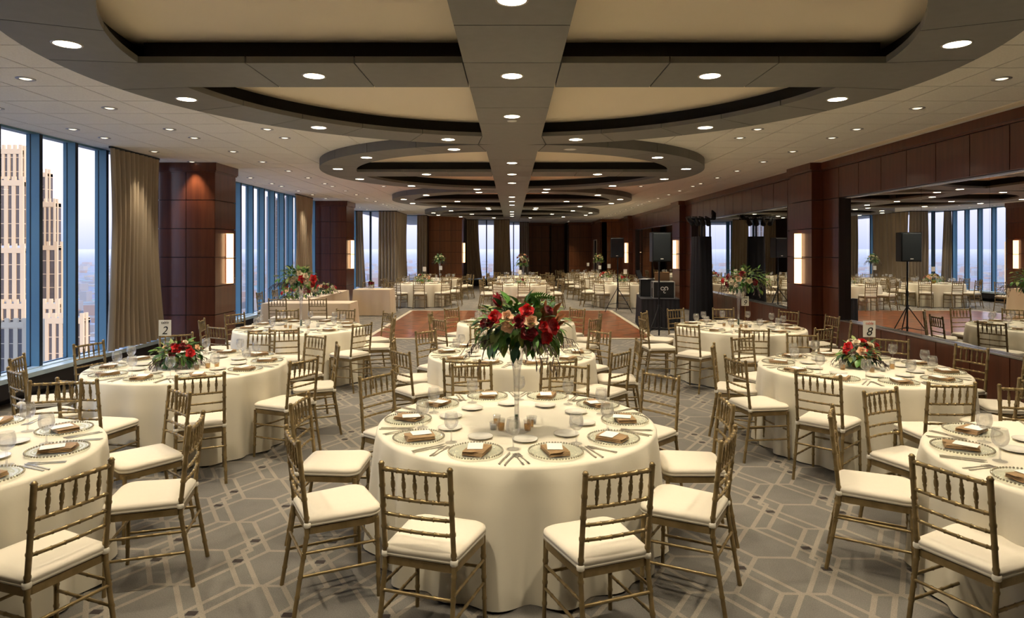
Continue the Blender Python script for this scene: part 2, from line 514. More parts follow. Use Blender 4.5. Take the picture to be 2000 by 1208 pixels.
spot.energy = LAMP; spot.color = WARM; spot.spot_size = R(96); spot.spot_blend = .8; spot.shadow_soft_size = .07
spot_s = bpy.data.lights.new('small_downlight_beam', 'SPOT')
spot_s.energy = LAMP_S; spot_s.color = WARM; spot_s.spot_size = R(72); spot_s.spot_blend = .8; spot_s.shadow_soft_size = .04
names = ['nearest the entrance side', 'second', 'third', 'farthest']
RLAB = ['over the trumpet vase table', 'over the dance floor', 'over the far dining tables', 'before the far wood wall']
for k, rc in enumerate(RINGS):
    t = empty('trim_%d' % (k+1), (0, rc, SOF), kind='structure')
    for i in range(24): ob('soffit_panel', seg, t, rot=(0, 0, R(15*i)))
    for q in range(4):
        for i in range(3):
            c = cuts[i]
            ob('soffit_panel', bp[i], t, (c*math.cos(q*PI/2), c*math.sin(q*PI/2), 0), (0, 0, q*PI/2))
    ob('soffit_panel', mid, t)
    ob('cove_wall', covem, t); ob('coffer_ceiling', crm, t); ob('beam_cove_strip', strip, t)
    spots = [(3.165*math.cos(R(a)), 3.165*math.sin(R(a))) for a in (15, 45, 75, 105, 135, 165, 195, 225, 255, 285, 315, 345)]
    spots += [(0, 0), (0, 1.61), (0, -1.61), (1.61, 0), (-1.61, 0)]
    for n, (a, b) in enumerate(spots):
        off = (k == 1 and n == 9)
        if rc+b < .5: continue
        lb = 'glowing recessed downlight '+('on the long beam ' if a == 0 else 'on the cross beam ' if b == 0 else 'in the window half of the ring ' if a < 0 else 'in the mirror half of the ring ')+RLAB[k]
        if off: lb = 'round recessed downlight that is unlit in the dark soffit ring over the dance floor'
        d = empty('recessed_downlight', (a, rc+b, SOF), 0, lb, 'downlight', None if off else 'ring downlights '+RLAB[k])
        ob('lamp_trim', lamp_trim, d); ob('lamp_lens', lamp_lens_off if off else lamp_lens, d)
        if not off:
            l = ob('lamp_beam', spot, d, (0, 0, -.012))
ob('ceiling_speaker', MB().lathe([(.001, -.006), (.05, -.006), (.055, 0)], 16, smooth=False).mesh('ceiling_speaker', M['lens_off']), None, (0, 7.13, SOF),
   label='small white round cover on the dark soffit beam beside a downlight', cat='sensor')

# ---- small eyeball downlights in the tiles
eye_trim = MB().lathe([(.052, .002), (.052, -.006), (.078, -.006), (.08, .0)], 18).mesh('trim_ring', M['ringmetal'])
eye_ball = MB().lathe([(.001, -.010), (.03, -.008), (.052, .0)], 14).mesh('lamp_lens', M['lens_s'])
for kk in range(-1, 5):
    for yy in (5.9, 7.13, 8.38, 9.03, 10.29, 11.5):
        Y = yy+6.94*kk
        if Y < 2.2 or Y > 38: continue
        for X in (-5.67, -4.42, -3.16, 3.17, 4.45):
            if any(math.hypot(X, Y-rc) < RO+.12 for rc in RINGS+[RINGS[0]-6.94]): continue
            if X < -5 and (11.55 < Y < 12.6 or 20.8 < Y < 22 or Y > 26): continue
            if X < -3 and Y > 29 or X < -4 and Y > 26.3: continue
            if X > 4.4 and Y > 33: continue
            if math.hypot(X-3.16*(1 if X > 0 else -1), 0) < .1 and yy not in (8.38, 9.03): continue
            side = 'window' if X < 0 else 'mirror'
            row = {-5.67: 'row along the windows', -4.42: 'second row from the windows', -3.16: 'row between the window-side soffit rings', 3.17: 'row between the mirror-side soffit rings', 4.45: 'row along the mirror wall'}[X]
            d = empty('eyeball_downlight', (X, Y, CEIL), 0, 'small chrome eyeball downlight in the ceiling tiles, '+row,
                      'downlight', 'eyeball downlights, '+row)
            ob('trim_ring', eye_trim, d); ob('lamp_lens', eye_ball, d)
            ob('lamp_beam', spot_s, d, (0, 0, -.02))

# ---- left window wall: columns, mullions, sill, glass
PJ = [.02, .747, 1.26, 1.783, 2.297, 2.81, 3.325]       # panel rows
def panel_mesh(w, h, d, m='wood'):
    key = (round(w, 3), round(h, 3), round(d, 3), m)
    if key not in panel_mesh.c:
        panel_mesh.c[key] = MB().box(g, w-g, -d, 0, g, h-g).mesh('wall_panel', M[m])
    return panel_mesh.c[key]
panel_mesh.c = {}
def clad(parent, p0, p1, rows, ncol, d=.02, m='wood', name='wall_panel'):
    """panels on a vertical face from p0 to p1 (plan points, face normal to the right of travel)"""
    p0 = Vector(p0); p1 = Vector(p1); L = (p1-p0).length; a = math.atan2(p1.y-p0.y, p1.x-p0.x)
    w = L/ncol
    for i in range(ncol):
        for z0, z1 in zip(rows[:-1], rows[1:]):
            q = p0+(p1-p0)*(i/ncol)
            ob(name, panel_mesh(w, z1-z0, d, m), parent, (q.x, q.y, z0), (0, 0, a))
def column(name, x0, x1, y0, y1, faces, ncols, m='wood', top=None):
    e_ = .02
    c = structure(name, MB().box(x0+e_, x1-e_, y0+e_, y1-e_, 0, CEIL), M['wooddark'])
    for f in faces:
        if f == 'front': clad(c, (x0, y0+e_), (x1, y0+e_), PJ, ncols, e_, m)
        if f == 'right': clad(c, (x1-e_, y0), (x1-e_, y1), PJ, 1, e_, m)
        if f == 'left': clad(c, (x0+e_, y1), (x0+e_, y0), PJ, 1, e_, m)
    k = .035
    ob('cornice', MB().box(x0-k, x1+k, y0-k, y1+k, 3.335, CEIL).box(x0-k*.5, x1+k*.5, y0-k*.5, y1+k*.5, 3.31, 3.335).mesh('cornice', M[m]), c)
    return c
column('wall_column_left', -6.36, -5.32, 11.63, 12.5, ('front', 'right'), 2)
column('wall_column_left_far', -6.36, -5.32, 20.86, 21.9, ('front', 'right'), 2)
column('wall_column_left_near', -6.36, -5.32, 2.4, 3.3, ('right',), 2)
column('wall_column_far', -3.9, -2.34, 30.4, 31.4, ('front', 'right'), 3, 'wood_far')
ZS, ZT = .385, CEIL-.03
wn = [0]
def window_run(pts, spacing, off, curt=(), inward=1):
    """glass run from p0 to p1 (interior on the right of travel)"""
    p0, p1 = Vector(pts[0]), Vector(pts[1]); L = (p1-p0).length; a = math.atan2(p1.y-p0.y, p1.x-p0.x)
    wn[0] += 1
    w = empty('window_%d' % wn[0], (p0.x, p0.y, 0), a, kind='structure')
    n = (L-off)/spacing
    cut = [0]+[off+spacing*i for i in range(int(n)+1) if .05 < off+spacing*i < L-.05]+[L]
    for s0, s1 in zip(cut[:-1], cut[1:]):
        key = round(s1-s0, 3)
        if key not in window_run.c:
            window_run.c[key] = MB().box(.02, s1-s0-.02, .02, .026, ZS, ZT).mesh('window_pane', M['glass'])
        ob('window_pane', window_run.c[key], w, (s0, 0, 0))
    for s_ in cut[1:-1]:
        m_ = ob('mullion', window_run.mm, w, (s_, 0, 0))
        ob('gasket_and_shade_cap', window_run.gg, m_)
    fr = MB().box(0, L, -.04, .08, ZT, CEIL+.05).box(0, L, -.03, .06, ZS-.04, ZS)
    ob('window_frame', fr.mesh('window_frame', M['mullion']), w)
    return w
window_run.c = {}
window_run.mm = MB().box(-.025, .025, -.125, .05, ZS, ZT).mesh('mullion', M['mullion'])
window_run.gg = MB().box(-.027, .027, -.132, -.125, ZS, ZT).box(-.029, .029, -.012, .0, ZS, ZT).mesh('gasket_and_shade_cap', M['mullion_dark'])  # first box paints the fin's front face as shaded, second is the gasket
# the fins look inward on the right of travel (-y local), travel +Y means interior on +X
window_run(((XL, 3.3), (XL, 11.63)), .705, .355)
window_run(((XL, 12.5), (XL, 20.86)), .705, .32)
window_run(((XL, 21.9), (XL, 26.4)), .705, .5)
window_run(((XL, 26.4), (-4.9, 26.4)), .75, .62)
window_run(((-4.9, 26.4), (-4.9, 29.7)), .75, .6)
window_run(((-4.9, 29.7), (-3.9, 29.7)), .75, .62)
window_run(((-2.34, 34.2), (-.75, 34.2)), .75, 1.0)
window_run(((-.75, 34.2), (-.75, 37)), .75, .6)
window_run(((-.75, 37), (.65, 37)), .75, .84)
def bench(name, pts):
    p0, p1 = Vector(pts[0]), Vector(pts[1]); L = (p1-p0).length; a = math.atan2(p1.y-p0.y, p1.x-p0.x)
    b_ = empty(name, (p0.x, p0.y, 0), a, kind='structure')
    ob('window_sill', MB().box(0, L, -.31, .02, ZS-.07, ZS-.012).box(0, L, -.14, .02, ZS-.012, ZS).mesh('window_sill', M['sill']), b_)
    ob('plinth', MB().box(0, L, -.06, .1, 0, ZS-.07).box(0, L, -.28, -.06, .12, ZS-.07).mesh('plinth', M['bench']), b_)
bench('trim_5', ((XL, 3.3), (XL, 11.63))); bench('trim_6', ((XL, 12.5), (XL, 20.86))); bench('trim_7', ((XL, 21.9), (XL, 26.4)))
bench('trim_8', ((XL, 26.4), (-4.9, 26.4))); bench('trim_9', ((-4.9, 29.7), (-3.9, 29.7)))
bench('trim_10', ((-2.34, 34.2), (-.75, 34.2))); bench('trim_11', ((-.75, 37), (.65, 37)))
structure('wall_left_end', MB().box(XL-.1, XL, -3, 2.4, 0, CEIL+.2), M['wooddark'])
structure('wall_back', MB().box(XL-.5, 6.4, -3.2, -3, 0, CEIL+.3), M['wooddark'])

# ---- right wall
wall = structure('wall_right', MB().box(XM+.03, 6.3, -3, 33.6, 0, CEIL+.3), M['wooddark'])
PIL = [(2.4, 3.3), (11.65, 12.58), (20.85, 21.8), (30.0, 30.95)]
MIR = [(3.95, 11.09), (13.15, 20.2), (22.42, 29.4)]
ZB, ZM = .71, 2.81
def rpanel(y0, y1, z0, z1, x=XR, name='wall_panel'):
    key = ('r', round(y1-y0, 3), round(z0, 2), round(z1, 2), x)
    if key not in panel_mesh.c:
        panel_mesh.c[key] = MB().box(x, XM+.03, g, y1-y0-g, z0+g, z1-g).mesh(name, M['wood'])
    ob(name, panel_mesh.c[key], wall, (0, y0, 0))
for y0, y1 in MIR:
    ys = [y1]
    while ys[-1]-.635 > y0+.2: ys.append(ys[-1]-.635)
    ys.append(y0)
    for b_, a_ in zip(ys[:-1], ys[1:]):
        rpanel(a_, b_, ZM, 3.335); rpanel(a_, b_, .10, ZB)
    ob('baseboard', MB().box(XR-.012, XM, y0, y1, 0, .1).mesh('baseboard', M['wooddark']), wall)
segs = [(3.3, 3.95), (11.09, 11.65), (12.58, 13.15), (20.2, 20.85), (21.8, 22.42), (29.4, 30.0), (30.95, 33.5)]
for y0, y1 in segs:
    k = max(1, round((y1-y0)/.64)); w_ = (y1-y0)/k
    for i in range(k):
        for z0, z1 in zip(PJ[:-1], PJ[1:]): rpanel(y0+i*w_, y0+(i+1)*w_, z0, z1+(.01 if z1 > 3.3 else 0))
for y0, y1 in PIL:
    for z0, z1 in zip(PJ[:-1], PJ[1:]): rpanel(y0, y1, z0, z1+(.01 if z1 > 3.3 else 0), 5.38, 'pilaster_panel')
co = MB()
lim = [-3]+[v for p_ in PIL for v in p_]+[33.5]
for i in range(len(lim)-1):
    x_ = (XR if i % 2 == 0 else 5.38)
    y0, y1 = lim[i], lim[i+1]
    if i % 2: y0 -= .035; y1 += .035
    co.box(x_-.045, XM, y0, y1, 3.36, CEIL).box(x_-.02, XM, y0, y1, 3.335, 3.36)
ob('cornice', co.mesh('cornice', M['wood']), wall)
structure('trim_12', MB().box(5.30, 5.42, 3.3, 11.4, CEIL-.012, CEIL), M['cream'])
MLAB = ['beside the brass bowl table', 'behind the truss tower', 'behind the DJ cases']
for k, (y0, y1) in enumerate(MIR):
    t = empty('wall_mirror', (XM, y0, 0), 0, 'wide paned mirror set into the wood wall '+MLAB[k], 'mirror', 'wall mirrors')
    del t['group']
    seams = [y1]
    s_ = y1-.80
    while s_ > y0+.2: seams.append(s_); s_ -= 1.285
    seams.append(y0)
    for b_, a_ in zip(seams[:-1], seams[1:]):
        ob('mirror_pane', MB().box(0, .02, .002, b_-a_-.002, ZB+.02, ZM-.02).mesh('mirror_pane', M['mirror']), t, (0, a_-y0, 0))
    L = y1-y0
    fr = MB().box(-.1, .0, 0, L, ZB, ZB+.018).box(-.03, .0, 0, L, ZM-.022, ZM)
    ob('mirror_trim', fr.mesh('mirror_trim', M['chrome']), t)
    ob('jamb', MB().box(-.1, .02, L-.02, L, ZB, ZM).mesh('jamb', M['wooddark']), t)
    ob('jamb', MB().box(-.1, .02, 0, .02, ZB, ZM).mesh('jamb', M['wooddark']), t)

# ---- far walls
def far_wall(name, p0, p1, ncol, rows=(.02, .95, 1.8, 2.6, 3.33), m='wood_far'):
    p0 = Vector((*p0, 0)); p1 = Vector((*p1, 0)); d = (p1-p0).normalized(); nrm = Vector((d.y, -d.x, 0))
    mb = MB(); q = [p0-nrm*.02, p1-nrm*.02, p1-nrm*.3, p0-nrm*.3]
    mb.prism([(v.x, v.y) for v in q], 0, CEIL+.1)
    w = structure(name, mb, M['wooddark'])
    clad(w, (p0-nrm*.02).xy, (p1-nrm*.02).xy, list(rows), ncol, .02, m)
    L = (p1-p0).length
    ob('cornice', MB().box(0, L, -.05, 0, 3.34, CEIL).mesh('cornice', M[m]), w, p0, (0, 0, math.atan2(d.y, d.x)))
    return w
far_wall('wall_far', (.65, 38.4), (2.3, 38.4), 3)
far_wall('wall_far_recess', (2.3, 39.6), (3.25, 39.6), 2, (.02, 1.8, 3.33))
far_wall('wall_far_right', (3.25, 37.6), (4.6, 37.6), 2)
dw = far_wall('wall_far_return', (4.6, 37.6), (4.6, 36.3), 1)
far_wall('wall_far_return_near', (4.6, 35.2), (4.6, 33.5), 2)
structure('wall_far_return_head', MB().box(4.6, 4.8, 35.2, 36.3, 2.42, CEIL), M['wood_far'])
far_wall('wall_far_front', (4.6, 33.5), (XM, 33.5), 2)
structure('wall_far_close', MB().box(.66, 6.2, 40.4, 40.6, 0, CEIL+.2).box(2.2, 2.32, 38.4, 39.9, 0, CEIL).box(3.2, 3.3, 37.6, 39.9, 0, CEIL).box(4.85, 6.2, 33.6, 40.5, 0, CEIL).box(.6, .72, 37, 38.6, 0, CEIL), M['wooddark'])
structure('wall_far_left_fill', MB().box(-3.9, -3.88, 29.7, 30.5, 0, CEIL).box(-2.4, -2.34, 31.4, 34.2, 0, CEIL), M['wooddark'])
d_ = empty('door_1', (4.62, 35.2, 0), PI/2, kind='structure')
ob('door_leaf', MB().bbox(0, 1.1, -.05, 0, .01, 2.4, .006).mesh('door_leaf', M['wooddark']), d_)
ob('door_frame', MB().box(-.06, 0, -.03, .06, 0, 2.46).box(1.1, 1.16, -.03, .06, 0, 2.46).box(0, 1.1, -.03, .06, 2.4, 2.46).mesh('door_frame', M['edge']), d_)

# ================================================================== outside: city
structure('city_ground', MB().add([(-60000, -20000, -205), (20000, -20000, -205), (20000, 70000, -205), (-60000, 70000, -205)], [(0, 1, 2, 3)]), M['city'])
r2 = random.Random(3)
cb = [MB(), MB(), MB()]
for i in range(2600):
    d = 500*math.exp(r2.random()*3.1); an = R(r2.uniform(-62, 12))
    x, y = d*math.sin(an), d*math.cos(an)
    w, l = r2.uniform(12, 45), r2.uniform(12, 45)
    h = r2.choice([8, 10, 12, 15, 22, 40]) if d > 900 else r2.uniform(10, 60)
    cb[i % 3].box(x-w, x+w, y-l, y+l, -205, -205+h)
for i, c in enumerate(('cgrey', 'cbrick', 'cpale')):
    ob('city_blocks', cb[i].mesh('city_blocks', M[c]), None, kind='stuff', label=['grey', 'rose brick', 'pale stone'][i]+' low city blocks spread far below the windows', cat='buildings')

def tower(name, label, D, tiers, mm='cwall', pw=.5):
    """tiers: pixel (x0,x1,ytop,ybottom, pier spacing px, extra depth) at distance D"""
    t = empty(name, (0, 0, 0), 0, label, 'building')
    k = D/F
    for n, (x0, x1, yt, yb, sp, dz) in enumerate(tiers):
        D1 = D+dz
        k = D1/F
        X0, X1 = (x0-1000)*k, (x1-1000)*k; Z1 = EYE-(yt-HOR)*k; Z0 = EYE-(yb-HOR)*k
        dp = 2.6
        ob('tower_shaft', MB().box(X0, X1, D1, D1+dp, Z0, Z1-1.2).mesh('tower_shaft', M['cwin']), t)
        m = max(2, int(round((x1-x0)/sp)))
        w = (X1-X0)/m
        pier = MB().box(-w*pw/2, w*pw/2, -.16, .3, Z0, Z1).mesh('pier', M[mm])
        for i in range(m+1): ob('pier', pier, t, (X0+i*w, D1, 0))
        ms = max(2, int(round(dp/w)))
        pier2 = MB().box(-.3, .16, -w*pw/2, w*pw/2, Z0, Z1).mesh('pier', M[mm])
        for i in range(1, min(ms, 14)): ob('pier', pier2, t, (X1, D1+i*w, 0))
        sb = MB(); z = Z0+1.7
        while z < Z1-.5:
            sb.box(X0-.05, X1+.05, D1-.05, D1+dp, z, z+.16); z += 3.4
        sb.box(X0, X1, D1-.2, D1+dp, Z1-2.2, Z1-1.0)
        ob('spandrel_bands', sb.mesh('spandrel_bands', M[mm]), t)
tower('stepped_tower', 'cream stepped stone tower with vertical piers outside the window bay nearest the twiggy bowl', 150, [
    (-60, 40, 283, 350, 11, 5), (-62, 42, 345, 480, 14, 3), (-66, 44, 476, 590, 15, 0), (-70, 46, 585, 640, 15, -1.5), (-72, 48, 622, 2300, 18, -3)])
tower('slab_tower', 'narrow cream pier tower with stepped shoulders seen between two window mullions', 165, [
    (62, 90, 330, 900, 9, 10), (70, 106, 388, 900, 10, 5), (78, 110, 472, 2300, 14, 0)], pw=.34)
tower('podium_block', 'low cream block with tall dark windows below the stepped towers', 135, [(92, 160, 612, 2400, 14, 0), (60, 112, 584, 2400, 14, 3)], pw=.5)
tower('grid_tower', 'grey grid-front tower glimpsed between the window fins by the wood column', 420, [(522, 566, 384, 1300, 7, 0)], 'cgrey', .5)

# thin dusk haze lying over the city, below the floor of this storey
hz = bpy.data.materials.new('dusk_haze'); hz.use_nodes = True
t_ = hz.node_tree; t_.nodes.clear()
vs = t_.nodes.new('ShaderNodeVolumeScatter'); vo = t_.nodes.new('ShaderNodeOutputMaterial')
vs.inputs['Color'].default_value = (.80, .86, .97, 1); vs.inputs['Density'].default_value = .00006; vs.inputs['Anisotropy'].default_value = .0
t_.links.new(vs.outputs[0], vo.inputs['Volume'])
try: hz.cycles.homogeneous_volume = True
except Exception: pass
structure('haze_layer', MB().box(-58000, 18000, -18000, 68000, -204.5, -4), hz)

# ================================================================== curtains
def curtain(p0, p1, z0, z1, folds, label, flare=.1, lean=0, amp=.05, group=None):
    p0 = Vector((*p0, 0)); p1 = Vector((*p1, 0)); L = (p1-p0).length; d = (p1-p0)/L; nr = Vector((d.y, -d.x, 0))
    n = folds*8; rows = 10; r_ = random.Random(int(p0.x*100+p0.y*31))
    ph = [r_.uniform(-.5, .5) for _ in range(folds+2)]; am = [r_.uniform(.6, 1.3) for _ in range(folds+2)]
    mb = MB(); V = []
    for side in (0, 1):
        for k in range(rows+1):
            t = k/rows; z = z1+(z0-z1)*t
            for i in range(n+1):
                u = i/n; fi = u*folds
                A = amp*(.75+.55*t)*am[int(fi)]
                off = A*math.sin(2*PI*fi+ph[int(fi)]*.3*t)+(.03*math.sin(3*u+4*t))
                s_ = (u-.5)*(1+flare*t*t)+.5+lean*t*t
                q = p0+d*(L*s_)+nr*(off+(.008 if side else 0))
                V.append((q.x, q.y, z+(.012*math.sin(9*u) if k == rows else 0)))
    m = n+1; N = (rows+1)*m; fs = []
    for k in range(rows):
        for i in range(n):
            a = k*m+i
            fs.append((a, a+1, a+m+1, a+m)); fs.append((N+a, N+a+m, N+a+m+1, N+a+1))
    for k in range(rows):
        for i in (0, n):
            a = k*m+i; fs.append((a, a+m, N+a+m, N+a))
    mb.add(V, fs, True)
    t = ob('curtain', mb.mesh('curtain', M['curtain']), None, label=label, cat='curtain', group=group)
    ob('curtain_track', MB().box(0, L, -.02, .02, z1, z1+.03).mesh('curtain_track', M['mullion_dark']), t, p0, (0, 0, math.atan2(d.y, d.x)))
ZC = CEIL-.035
curtain((-6.02, 9.72), (-6.02, 11.06), .40, ZC, 11, 'taupe satin curtain gathered at the wood column behind the twiggy bowl table', .14, .06)
curtain((-6.02, 18.05), (-6.02, 19.6), .40, ZC, 11, 'taupe satin curtain gathered at the wood column beyond the head tables', .05, -.02)
curtain((-6.3, 26.1), (-6.0, 26.1), .40, ZC, 3, 'narrow taupe curtain beside the wall sconce of the column by the head tables', .5, .2)
curtain((-5.36, 26.1), (-4.62, 26.1), .40, ZC, 6, 'taupe curtain wrapping the window corner behind the yellow flower table', .08, 0)
curtain((-4.70, 26.3), (-4.70, 28.9), .40, ZC, 8, 'taupe curtain panel running back along the window corner step', .04)
curtain((-4.3, 29.4), (-3.85, 29.4), .40, ZC, 4, 'taupe curtain beside the left edge of the far wood column', .05)
curtain((-2.5, 33.8), (-1.75, 33.8), .40, ZC, 6, 'taupe curtain beside the sconce edge of the far wood column', .3, .12)
curtain((-.95, 33.8), (-.12, 33.8), .40, ZC, 6, 'taupe curtain at the window corner behind the centre far tables', .15, .05)
curtain((.42, 36.7), (.95, 36.7), .40, ZC, 4, 'taupe curtain beside the far wood wall panels', .1, .02)

# ================================================================== sconces
sc_shade = MB()
for z0, z1 in ((1.29, 1.752), (1.768, 2.22)):
    sc_shade.lathe([(.001, z0), (.085, z0), (.085, z1), (.001, z1)], 10, a0=-PI/2, a1=PI/2, smooth=True, sx=1, sy=1.15)
sc_shade = sc_shade.mesh('sconce_shade', M['sconce'])
sc_back = MB().box(-.012, .004, -.07, .07, 1.30, 2.21).box(.0, .1, -.1, .1, 1.752, 1.768).mesh('back_plate', M['blackmetal'])
for x, y, rz, lb in ((-5.305, 12.15, 0, 'tall alabaster wall sconce on the wood column behind the twiggy bowl table'), (-5.305, 21.45, 0, 'tall alabaster wall sconce on the wood column by the head tables'),
                     (-2.325, 31.0, 0, 'tall alabaster wall sconce on the far wood column'), (5.375, 12.15, PI, 'tall alabaster wall sconce on the wood pilaster behind the pilaster vase table'),
                     (5.375, 21.35, PI, 'tall alabaster wall sconce on the pilaster behind the DJ cases'), (5.375, 30.5, PI, 'tall alabaster wall sconce on the pilaster beside the far loudspeaker')):
    t = empty('wall_sconce', (x, y, 0), rz, lb, 'wall lamp')
    ob('sconce_shade', sc_shade, t); ob('back_plate', sc_back, t)

# ================================================================== dance floor
df = empty('dance_floor', (0, 13.95, 0), 0, 'glossy cherry parquet dance floor with pale metal edging', 'dance floor')
nX, nY = 7, 7; wX, wY = 6.1/nX, 6.2/nY
dpm = MB().box(.002, wX-.002, .002, wY-.002, .001, .022).mesh('parquet_panel', M['parquet'])
for i in range(nX):
    for j in range(nY): ob('parquet_panel', dpm, df, (-3.08+i*wX, j*wY, 0))
dt = MB()
for x0, x1, y0, y1 in ((-3.18, 3.12, -.1, 0), (-3.18, 3.12, 6.2, 6.3), (-3.18, -3.08, 0, 6.2), (3.02, 3.12, 0, 6.2)): dt.box(x0, x1, y0, y1, .001, .02)
ob('edge_trim', dt.mesh('edge_trim', M['edge']), df)

# ================================================================== chiavari chair
def post(s):
    mb = MB().bamboo((s*.188, -.262, 0), (s*.176, -.238, .905), .0125, .105, .0142, 8, mid=(s*.178, -.19, .44))
    return mb.lathe([(.001, .925), (.010, .922), (.0165, .911), (.011, .902), (.011, .895)], 8, (s*.176, -.238, 0))
def fleg(s): return MB().bamboo((s*.193, .192, 0), (s*.186, .182, .44), .0115, .105, .0148, 8)
def seat_outline(k=0.):
    pts = []
    def arc(cx, cy, r, a0, a1, n=5):
        for i in range(n+1):
            a = R(a0+(a1-a0)*i/n); pts.append((cx+r*math.cos(a), cy+r*math.sin(a)))
    arc(.135+k, .135+k, .07, 0, 90); arc(-.135-k, .135+k, .07, 90, 180)
    arc(-.155-k, -.165-k, .03, 180, 270, 3); arc(.155+k, -.165-k, .03, 270, 360, 3)
    return pts
def rings(mb, levels):
    n = len(levels[0][0]); V = []
    for o, z in levels: V += [(x, y, z) for x, y in o]
    fs = [tuple(range(n-1, -1, -1)), tuple((len(levels)-1)*n+i for i in range(n))]
    for k in range(len(levels)-1):
        fs += [(k*n+i, k*n+(i+1) % n, (k+1)*n+(i+1) % n, (k+1)*n+i) for i in range(n)]
    return mb.add(V, fs, True)
def scl(o, s_): return [(x*s_, y*s_) for x, y in o]
O = seat_outline()
seatf = MB().prism(O, .415, .452)
cush = rings(MB(), [(scl(O, .96), .453), (scl(O, 1.03), .458), (scl(O, 1.045), .470), (scl(O, 1.02), .474), (scl(O, 1.045), .479), (scl(O, 1.03), .494), (scl(O, .95), .505), (scl(O, .75), .511), (scl(O, .4), .513)])
def rail(z, r=.010):
    t = (z-.44)/(.905-.44); y = -.19-.048*t; x = .178-.002*t
    # slight bow to the rear
    mb = MB(); n = 6
    pts = [(-x+2*x*i/n, y-.012*(1-(2*i/n-1)**2), z) for i in range(n+1)]
    P = []; Q = []
    for i in range(n):
        for f_ in (0, .42, .46, .54, .58):
            a_, b_ = Vector(pts[i]), Vector(pts[i+1]); P.append(a_.lerp(b_, f_)); Q.append(r*(1.25 if f_ in (.46, .54) else 1))
    P.append(Vector(pts[-1])); Q.append(r)
    return mb.tube(P, Q, 7)
def spindle(i):
    x = (-2+i)*.058; b = 1-(x/.177)**2
    f = lambda z: (x, -.19-.048*(z-.44)/.465-.012*b, z)
    T = [(.75, .006), (.775, .0065), (.79, .010), (.795, .007), (.805, .0105), (.818, .0115), (.83, .0105), (.84, .007), (.845, .010), (.86, .0065), (.885, .006)]
    return MB().tube([f(z) for z, r in T], [r for z, r in T], 7)
def strd(p0, p1, r=.0085): return MB().bamboo(p0, p1, r, .09, None, 6)
CP = []
for s_ in (-1, 1): CP.append(('back_post', post(s_).mesh('back_post', M['gold'])))
for s_ in (-1, 1): CP.append(('front_leg', fleg(s_).mesh('front_leg', M['gold'])))
CP.append(('seat_frame', seatf.mesh('seat_frame', M['gold'])))
tie = [MB().lathe([(.0165, .452), (.020, .458), (.020, .474), (.0165, .480)], 8, (s_*.178, -.192, 0)).mesh('cushion_tie', M['tie']) for s_ in (-1, 1)]
CP.append(('cushion', cush.mesh('cushion', M['cushion']), [('cushion_tie', tie[0]), ('cushion_tie', tie[1])]))
for nm, z, r in (('top_rail', .887, .0112), ('spindle_rail', .75, .0095), ('cross_rail', .667, .0086), ('cross_rail', .595, .0086)):
    CP.append((nm, rail(z, r).mesh(nm, M['gold'])))
for i in range(5): CP.append(('spindle', spindle(i).mesh('spindle', M['gold'])))
CP.append(('stretcher', strd((-.184, -.218, .30), (.184, -.218, .30)).mesh('stretcher', M['gold'])))
CP.append(('stretcher', strd((-.19, .187, .27), (.19, .187, .27)).mesh('stretcher', M['gold'])))
for s_ in (-1, 1):
    for z in (.32, .20):
        CP.append(('stretcher', strd((s_*.184, -.22-.01*(z < .25), z), (s_*.19, .188, z-.01)).mesh('stretcher', M['gold'])))
# plainer split of the same chair for the far tables
fr = MB(); bk = MB()
for s_ in (-1, 1): fr.add(post(s_).v, post(s_).f, True); fr.add(fleg(s_).v, fleg(s_).f, True)
fr.add(seatf.v, seatf.f)
for a_, b_ in (((-.184, -.218, .30), (.184, -.218, .30)), ((-.19, .187, .27), (.19, .187, .27)), ((-.184, -.22, .32), (-.19, .188, .31)), ((.184, -.22, .32), (.19, .188, .31)),
               ((-.184, -.23, .2), (-.19, .188, .19)), ((.184, -.23, .2), (.19, .188, .19))):
    q = strd(a_, b_); fr.add(q.v, q.f, True)
for z in (.887, .75, .667, .595): q = rail(z); bk.add(q.v, q.f, True)
for i in range(5): q = spindle(i); bk.add(q.v, q.f, True)
CF = [('frame', fr.mesh('frame', M['gold'])), ('backrest', bk.mesh('backrest', M['gold'])), ('cushion', CP[5][1])]
def chair(x, y, rz, label, group, far=False):
    if not inframe(x, y, .5, 520): return
    spawn(CF if far else CP, 'chiavari_chair', (x, y, 0), rz, label, 'chair', group)

# ================================================================== table linen
TZ = .762
def round_cloth(seed, folds=20, hem=.012):
    r_ = random.Random(seed); n = 180; mb = MB()
    ph = r_.uniform(0, 6); ph2 = r_.uniform(0, 6)
    lev = [(.0, TZ), (.45, TZ), (.80, TZ), (.905, TZ), (.924, TZ-.006), (.932, TZ-.02)]
    V = []
    for r, z in lev:
        for i in range(n):
            a = 2*PI*i/n; V.append((max(r, .001)*math.cos(a), max(r, .001)*math.sin(a), z))
    rows = 9; zs = []
    for k in range(1, rows+1):
        t = k/rows
        for i in range(n):
            a = 2*PI*i/n
            w = math.sin(folds*a+ph+1.5*math.sin(2*a+ph2))*.6+.4*math.sin((folds-8)*a+ph2+t*.5)
            w = (w*.8 if w > 0 else w)
            r = .934+.03*t+.07*(t**.6)*w
            z = TZ-.02-(TZ-.02-hem)*t+(.012*w*t if k == rows else 0)
            V.append((r*math.cos(a), r*math.sin(a), max(z, .004)))
    m = len(lev)+rows; fs = []
    for k in range(m-1):
        for i in range(n):
            j = (i+1) % n; fs.append((k*n+i, (k+1)*n+i, (k+1)*n+j, k*n+j))
    return mb.add(V, fs, True).mesh('tablecloth', M['cloth'])
CLOTHS = [round_cloth(s_) for s_ in (1, 2, 3, 4)]
